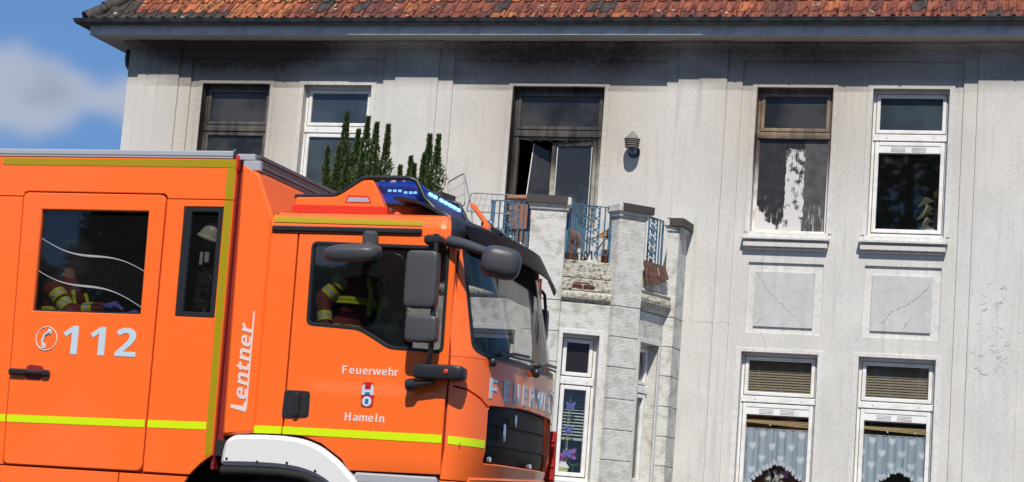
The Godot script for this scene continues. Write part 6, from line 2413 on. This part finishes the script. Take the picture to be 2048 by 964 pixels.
# ---------------------------------------------------------------- people: one continuous surface from tapered limbs
# bones are [from, to, radius at from, radius at to]; the field is meshed as surface nets
func nets(g: G, bones: Array, cell: float, k := 0.02) -> void:
	var lo := Vector3.INF
	var hi := -Vector3.INF
	for b in bones:
		var r: float = maxf(b[2], b[3]) + cell * 2.0 + k
		for p in [b[0], b[1]]:
			lo = lo.min(p - Vector3.ONE * r)
			hi = hi.max(p + Vector3.ONE * r)
	var n := Vector3i(((hi - lo) / cell).ceil()) + Vector3i.ONE
	var f := PackedFloat32Array()
	f.resize(n.x * n.y * n.z)
	f.fill(1.0)
	for b in bones:
		var a: Vector3 = b[0]
		var d: Vector3 = b[1] - a
		var dd := maxf(d.length_squared(), 1e-8)
		var r: float = maxf(b[2], b[3]) + cell * 2.0 + k
		var i0 := Vector3i(((a.min(b[1]) - Vector3.ONE * r - lo) / cell).floor()).clamp(Vector3i.ZERO, n - Vector3i.ONE)
		var i1 := Vector3i(((a.max(b[1]) + Vector3.ONE * r - lo) / cell).ceil()).clamp(Vector3i.ZERO, n - Vector3i.ONE)
		for z in range(i0.z, i1.z + 1):
			for y in range(i0.y, i1.y + 1):
				var at := (z * n.y + y) * n.x
				for x in range(i0.x, i1.x + 1):
					var p := lo + Vector3(x, y, z) * cell
					var t := clampf((p - a).dot(d) / dd, 0.0, 1.0)
					var dist: float = p.distance_to(a + d * t) - lerpf(b[2], b[3], t)
					var was := f[at + x]
					var h := maxf(k - absf(dist - was), 0.0) / k
					f[at + x] = minf(dist, was) - h * h * k * 0.25
	var vert := {}
	var nor := {}
	var sx := 1
	var sy := n.x
	var sz := n.x * n.y
	for z in n.z - 1:
		for y in n.y - 1:
			for x in n.x - 1:
				var i := z * sz + y * sy + x
				var m := 0
				var v := [f[i], f[i + sx], f[i + sy], f[i + sx + sy], f[i + sz], f[i + sx + sz], f[i + sy + sz], f[i + sx + sy + sz]]
				for c in 8:
					if v[c] < 0.0:
						m |= 1 << c
				if m == 0 or m == 255:
					continue
				var sum := Vector3.ZERO
				var cnt := 0
				for e in [[0, 1], [2, 3], [4, 5], [6, 7], [0, 2], [1, 3], [4, 6], [5, 7], [0, 4], [1, 5], [2, 6], [3, 7]]:
					var p: float = v[e[0]]
					var q: float = v[e[1]]
					if (p < 0.0) != (q < 0.0):
						var t := p / (p - q)
						var A := Vector3(e[0] & 1, (e[0] >> 1) & 1, e[0] >> 2)
						var B := Vector3(e[1] & 1, (e[1] >> 1) & 1, e[1] >> 2)
						sum += A.lerp(B, t)
						cnt += 1
				vert[i] = lo + (Vector3(x, y, z) + sum / cnt) * cell
				nor[i] = Vector3(v[1] + v[3] + v[5] + v[7] - v[0] - v[2] - v[4] - v[6], v[2] + v[3] + v[6] + v[7] - v[0] - v[1] - v[4] - v[5], v[4] + v[5] + v[6] + v[7] - v[0] - v[1] - v[2] - v[3]).normalized()
	for i in vert:
		for ax in [[sx, sy, sz], [sy, sz, sx], [sz, sx, sy]]:
			var j: int = i + ax[0]
			if j >= f.size() or (f[i] < 0.0) == (f[j] < 0.0):
				continue
			var q := [i, i - ax[1], i - ax[1] - ax[2], i - ax[2]]
			if not (vert.has(q[1]) and vert.has(q[2]) and vert.has(q[3])):
				continue
			g.put(vert[q[0]], vert[q[1]], vert[q[2]], nor[q[0]], nor[q[1]], nor[q[2]])
			g.put(vert[q[0]], vert[q[2]], vert[q[3]], nor[q[0]], nor[q[2]], nor[q[3]])


func head_bones(c: Vector3) -> Array:  # face towards +x
	return [[c + Vector3(-0.015, 0.03, 0), c + Vector3(0.02, 0.025, 0), 0.088, 0.085], [c + Vector3(0.02, -0.03, 0), c + Vector3(0.055, -0.075, 0), 0.066, 0.038],
		[c + Vector3(0.09, 0.0, 0), c + Vector3(0.115, -0.03, 0), 0.010, 0.014], [c + Vector3(0.085, 0.025, -0.03), c + Vector3(0.085, 0.025, 0.03), 0.018, 0.018],
		[c + Vector3(0.088, -0.062, -0.018), c + Vector3(0.088, -0.062, 0.018), 0.010, 0.010], [c + Vector3(-0.01, -0.01, 0.088), c + Vector3(-0.015, 0.025, 0.092), 0.014, 0.018],
		[c + Vector3(-0.01, -0.01, -0.088), c + Vector3(-0.015, 0.025, -0.092), 0.014, 0.018], [c + Vector3(-0.02, -0.05, 0), c + Vector3(-0.05, -0.17, 0), 0.058, 0.062]]


func hand_bones(w: Vector3, dir: Vector3, up: Vector3) -> Array:  # wrist, pointing direction, back of the hand
	var side := dir.cross(up).normalized()
	var out := [[w, w + dir * 0.085, 0.026, 0.034], [w + dir * 0.03 + side * 0.014, w + dir * 0.085 + side * 0.026, 0.02, 0.014], [w + dir * 0.03 - side * 0.014, w + dir * 0.085 - side * 0.026, 0.02, 0.014]]
	var lens := [0.060, 0.074, 0.070, 0.054]
	for k in 4:
		var o: Vector3 = w + dir * 0.085 + side * (0.030 - 0.02 * k)
		var p: Vector3 = o + (dir * 0.95 - up * 0.25 + side * (0.10 - 0.07 * k)) * lens[k] * 0.5
		var q: Vector3 = p + (dir * 0.75 - up * 0.65) * lens[k] * 0.55
		out.append([o, p, 0.0105, 0.0095])
		out.append([p, q, 0.0095, 0.008])
	var t0 := w + dir * 0.03 + side * 0.028
	out.append([t0, t0 + (dir * 0.6 + side * 0.75 - up * 0.2) * 0.045, 0.014, 0.0115])
	out.append([t0 + (dir * 0.6 + side * 0.75 - up * 0.2) * 0.045, t0 + (dir * 1.3 + side * 0.9 - up * 0.4) * 0.06, 0.0115, 0.0095])
	return out


# seat: hip; lean: neck; wrists reached for. Everything in the engine's own axes.
func person(hip: Vector3, neck: Vector3, elbows: Array, wrists: Array, label: String, glove: bool, helmet: bool) -> void:
	var T := engine.transform
	var o := thing("person", T * Vector3(hip.x, hip.y - 0.1, hip.z), label, "person")
	o.rotation.z = engine.rotation.z
	var base := Vector3(hip.x, hip.y - 0.1, hip.z)
	var L := func(v: Vector3) -> Vector3: return v - base
	var head := neck + Vector3(0.055, 0.165, 0)
	var sh := [neck + Vector3(-0.02, -0.075, 0.175), neck + Vector3(-0.02, -0.075, -0.175)]
	var knees := [hip + Vector3(0.43, 0.06, 0.12), hip + Vector3(0.43, 0.06, -0.12)]
	var feet := [hip + Vector3(0.50, -0.38, 0.12), hip + Vector3(0.50, -0.38, -0.12)]
	var chest := neck.lerp(hip, 0.4)
	var body := []
	body.append_array(head_bones(head))
	var arm := []
	for s in 2:
		body.append([sh[s], elbows[s], 0.044, 0.036])
		body.append([elbows[s], wrists[s], 0.036, 0.024])
		body.append([hip + Vector3(0, 0, 0.09 - 0.18 * s), knees[s], 0.075, 0.052])
		body.append([knees[s], feet[s], 0.05, 0.036])
		body.append([feet[s], feet[s] + Vector3(0.17, -0.02, 0), 0.042, 0.03])
		arm.append([sh[s], elbows[s], 0.068, 0.056])
		arm.append([elbows[s], elbows[s].lerp(wrists[s], 0.9), 0.056, 0.045])
	body.append([sh[0] - Vector3(0, 0.02, 0.02), sh[1] - Vector3(0, 0.02, -0.02), 0.045, 0.045])
	body.append([neck - Vector3(0, 0.14, 0), hip, 0.085, 0.12])
	var loc := func(list: Array) -> Array:
		var out := []
		for b in list:
			out.append([L.call(b[0]), L.call(b[1]), b[2], b[3]])
		return out
	var g := G.new()
	nets(g, loc.call(body), 0.013)
	if not glove:
		for s in 2:
			var d0: Vector3 = (wrists[s] - elbows[s]).normalized()
			nets(g, loc.call(hand_bones(wrists[s], d0, Vector3.UP)), 0.005, 0.008)
	part(o, "body", g, M["skin"])
	g = G.new()
	var coat := [[sh[0] + Vector3(0, 0.0, -0.02), sh[1] + Vector3(0, 0, 0.02), 0.078, 0.078], [chest + Vector3(0.03, 0.03, 0.07), chest + Vector3(0.03, 0.03, -0.07), 0.135, 0.135], [neck + Vector3(0, -0.06, 0), hip, 0.11, 0.155], [hip + Vector3(0, 0.03, 0.07), hip + Vector3(0, 0.03, -0.07), 0.15, 0.15]]
	coat.append_array(arm)
	nets(g, loc.call(coat), 0.014, 0.04)
	var jacket := part(o, "jacket", g, M["jacket_red"])
	g = G.new()
	nets(g, loc.call([[neck + Vector3(-0.02, -0.03, 0.05), neck + Vector3(-0.02, -0.03, -0.05), 0.07, 0.07], [sh[0] + Vector3(-0.01, 0.025, 0.0), sh[1] + Vector3(-0.01, 0.025, 0), 0.068, 0.068]]), 0.013, 0.03)
	part(jacket, "collar", g, M["jacket_dark"])
	g = G.new()
	var legs := []
	for s in 2:
		legs.append([hip + Vector3(0.02, 0, 0.09 - 0.18 * s), knees[s], 0.098, 0.075])
		legs.append([knees[s], knees[s].lerp(feet[s], 0.95), 0.073, 0.06])
	nets(g, loc.call(legs), 0.015, 0.03)
	part(o, "trousers", g, M["jacket_dark"])
	for s in 2:  # reflective bands round the sleeves: yellow, grey, yellow
		for t in [[0.35, 0], [0.72, 0], [1.55, 0]]:
			for w in 3:
				var u: float = t[0] + 0.09 * (w - 1)
				var A: Vector3 = sh[s].lerp(elbows[s], u) if u < 1.0 else elbows[s].lerp(wrists[s], u - 1.0)
				var D: Vector3 = ((elbows[s] - sh[s]) if u < 1.0 else (wrists[s] - elbows[s])).normalized()
				var R := 0.0745 - 0.012 * u
				if u > 1.0:
					R = 0.0635 - 0.013 * (u - 1.0)
				g = G.new()
				g.tube([L.call(A - D * 0.013), L.call(A + D * 0.013)], R, 14)
				part(jacket, "sleeve_band", g, M["reflective_grey"] if w == 1 else M["hi_vis"])
	for k in 2:  # bands round chest and hem
		var c := neck.lerp(hip, [0.5, 0.86][k])
		var ax := (neck - hip).normalized()
		g = G.new()
		g.X = Transform3D(Basis(Vector3(1, 0, 0), ax, Vector3(0, 0, 1)), L.call(c + Vector3(0.012, 0, 0)))
		for w in 2:
			var ring_ := []
			for j in 25:
				ring_.append(Vector3(0.163 * cos(TAU * j / 24), 0.028 * w, 0.222 * sin(TAU * j / 24)))
			for j in 24:
				g.quad(ring_[j] - Vector3(0, 0.012, 0), ring_[j] + Vector3(0, 0.012, 0), ring_[j + 1] + Vector3(0, 0.012, 0), ring_[j + 1] - Vector3(0, 0.012, 0))
		part(jacket, "chest_band", g, M["hi_vis"])
	for s in 2:
		g = G.new()
		var z := 0.10 - 0.2 * s
		g.tube([L.call(chest + Vector3(0.165, -0.15, z)), L.call(chest + Vector3(0.172, 0.0, z)), L.call(chest + Vector3(0.14, 0.13, z))], 0.02, 6)
		part(jacket, "harness_strap", g, M["hi_vis"])
	if helmet:
		g = G.new()
		g.X = Transform3D(Basis(Vector3.BACK, 0.06), L.call(head + Vector3(0.0, 0.045, 0)))
		g.lathe([Vector2(0.150, 0.0), Vector2(0.152, 0.008), Vector2(0.122, 0.022), Vector2(0.116, 0.06), Vector2(0.095, 0.105), Vector2(0.055, 0.133), Vector2(0.0, 0.14)], Vector3.ZERO, 28)
		part(o, "helmet", g, M["helmet_cream"])
	else:
		g = G.new()
		nets(g, loc.call([[head + Vector3(-0.03, 0.055, 0), head + Vector3(0.015, 0.06, 0), 0.085, 0.078], [head + Vector3(-0.05, 0.0, 0), head + Vector3(-0.04, -0.05, 0), 0.07, 0.05]]), 0.008, 0.02)
		part(o, "hair", g, M["hair_brown"])
	if glove:
		for s in 2:
			var d0: Vector3 = (wrists[s] - elbows[s]).normalized()
			g = G.new()
			var bones := hand_bones(wrists[s], d0, Vector3.UP)
			for b in bones:
				b[2] += 0.002
				b[3] += 0.002
			bones.append([wrists[s] - d0 * 0.05, wrists[s], 0.038, 0.03])
			nets(g, loc.call(bones), 0.005, 0.008)
			part(o, "glove", g, M["glove_blue"])


func build_people() -> void:
	person(Vector3(0.74, 2.0, -0.47), Vector3(0.85, 2.57, -0.47), [Vector3(0.665, 2.29, -0.24), Vector3(0.95, 2.26, -0.75)], [Vector3(0.72, 2.05, -0.19), Vector3(1.20, 2.16, -0.68)],
		"person in a dark red jacket with yellow bands, seated behind the cab door window", false, false)
	person(Vector3(-1.60, 1.86, -0.38), Vector3(-1.53, 2.38, -0.38), [Vector3(-1.36, 2.12, -0.17), Vector3(-1.42, 2.10, -0.68)], [Vector3(-1.06, 2.165, -0.15), Vector3(-1.10, 2.15, -0.58)],
		"person in a red jacket with blue gloves, seated behind the crew door window", true, true)


func build_stowage() -> void:  # seen through the narrow window: a spare helmet, a respirator hose and its chrome fittings
	var T := engine.transform
	var h := thing("helmet", T * Vector3(-0.235, 2.72, -0.15), "cream helmet hanging inside the narrow side window of the engine", "helmet")
	var g := G.new()
	g.X = Transform3D(Basis(Vector3.BACK, -0.35), Vector3.ZERO)
	g.lathe([Vector2(0.105, 0.0), Vector2(0.11, 0.012), Vector2(0.095, 0.03), Vector2(0.085, 0.08), Vector2(0.06, 0.12), Vector2(0.03, 0.138), Vector2(0, 0.142)], Vector3(0, -0.03, 0), 24)
	part(h, "shell", g, M["helmet_cream"])
	g = G.new()
	g.blob(Vector3(0.0, -0.06, 0.02), Vector3(0.06, 0.035, 0.06), 2.4, 14, 8)
	part(h, "visor", g, M["mirror_grey"])
	h = thing("breathing_set", T * Vector3(-0.24, 2.14, -0.11), "breathing set with chrome hose inside the narrow side window of the engine", "breathing set")
	g = G.new()
	g.blob(Vector3(-0.03, 0.16, -0.08), Vector3(0.07, 0.2, 0.07), 3.0, 16, 12)
	part(h, "cylinder", g, M["jacket_dark"])
	g = G.new()
	g.tube([Vector3(0.02, 0.30, 0.0), Vector3(0.06, 0.26, 0.02), Vector3(0.035, 0.2, 0.03), Vector3(0.04, 0.15, 0.03), Vector3(0.09, 0.13, 0.0)], 0.006, 6)
	g.tube([Vector3(-0.1, 0.09, 0.03), Vector3(0.0, 0.095, 0.04), Vector3(0.09, 0.075, 0.03), Vector3(0.03, 0.05, 0.03), Vector3(0.02, 0.02, 0.03), Vector3(0.08, -0.005, 0.03)], 0.005, 6)
	part(h, "hose", g, M["chrome"])
	g = G.new()
	g.box(Vector3(-0.02, 0.19, 0.02), Vector3(0.045, 0.215, 0.05), 0.006)
	g.box(Vector3(-0.005, 0.14, 0.02), Vector3(0.02, 0.16, 0.045), 0.004)
	part(h, "valve", g, M["chrome"])
	g = G.new()
	g.box(Vector3(-0.055, 0.36, 0.0), Vector3(-0.03, 0.46, 0.02), 0.004)
	g.box(Vector3(-0.015, 0.38, 0.0), Vector3(0.02, 0.46, 0.02), 0.004)
	part(h, "shoulder_strap", g, M["reflective_grey"])
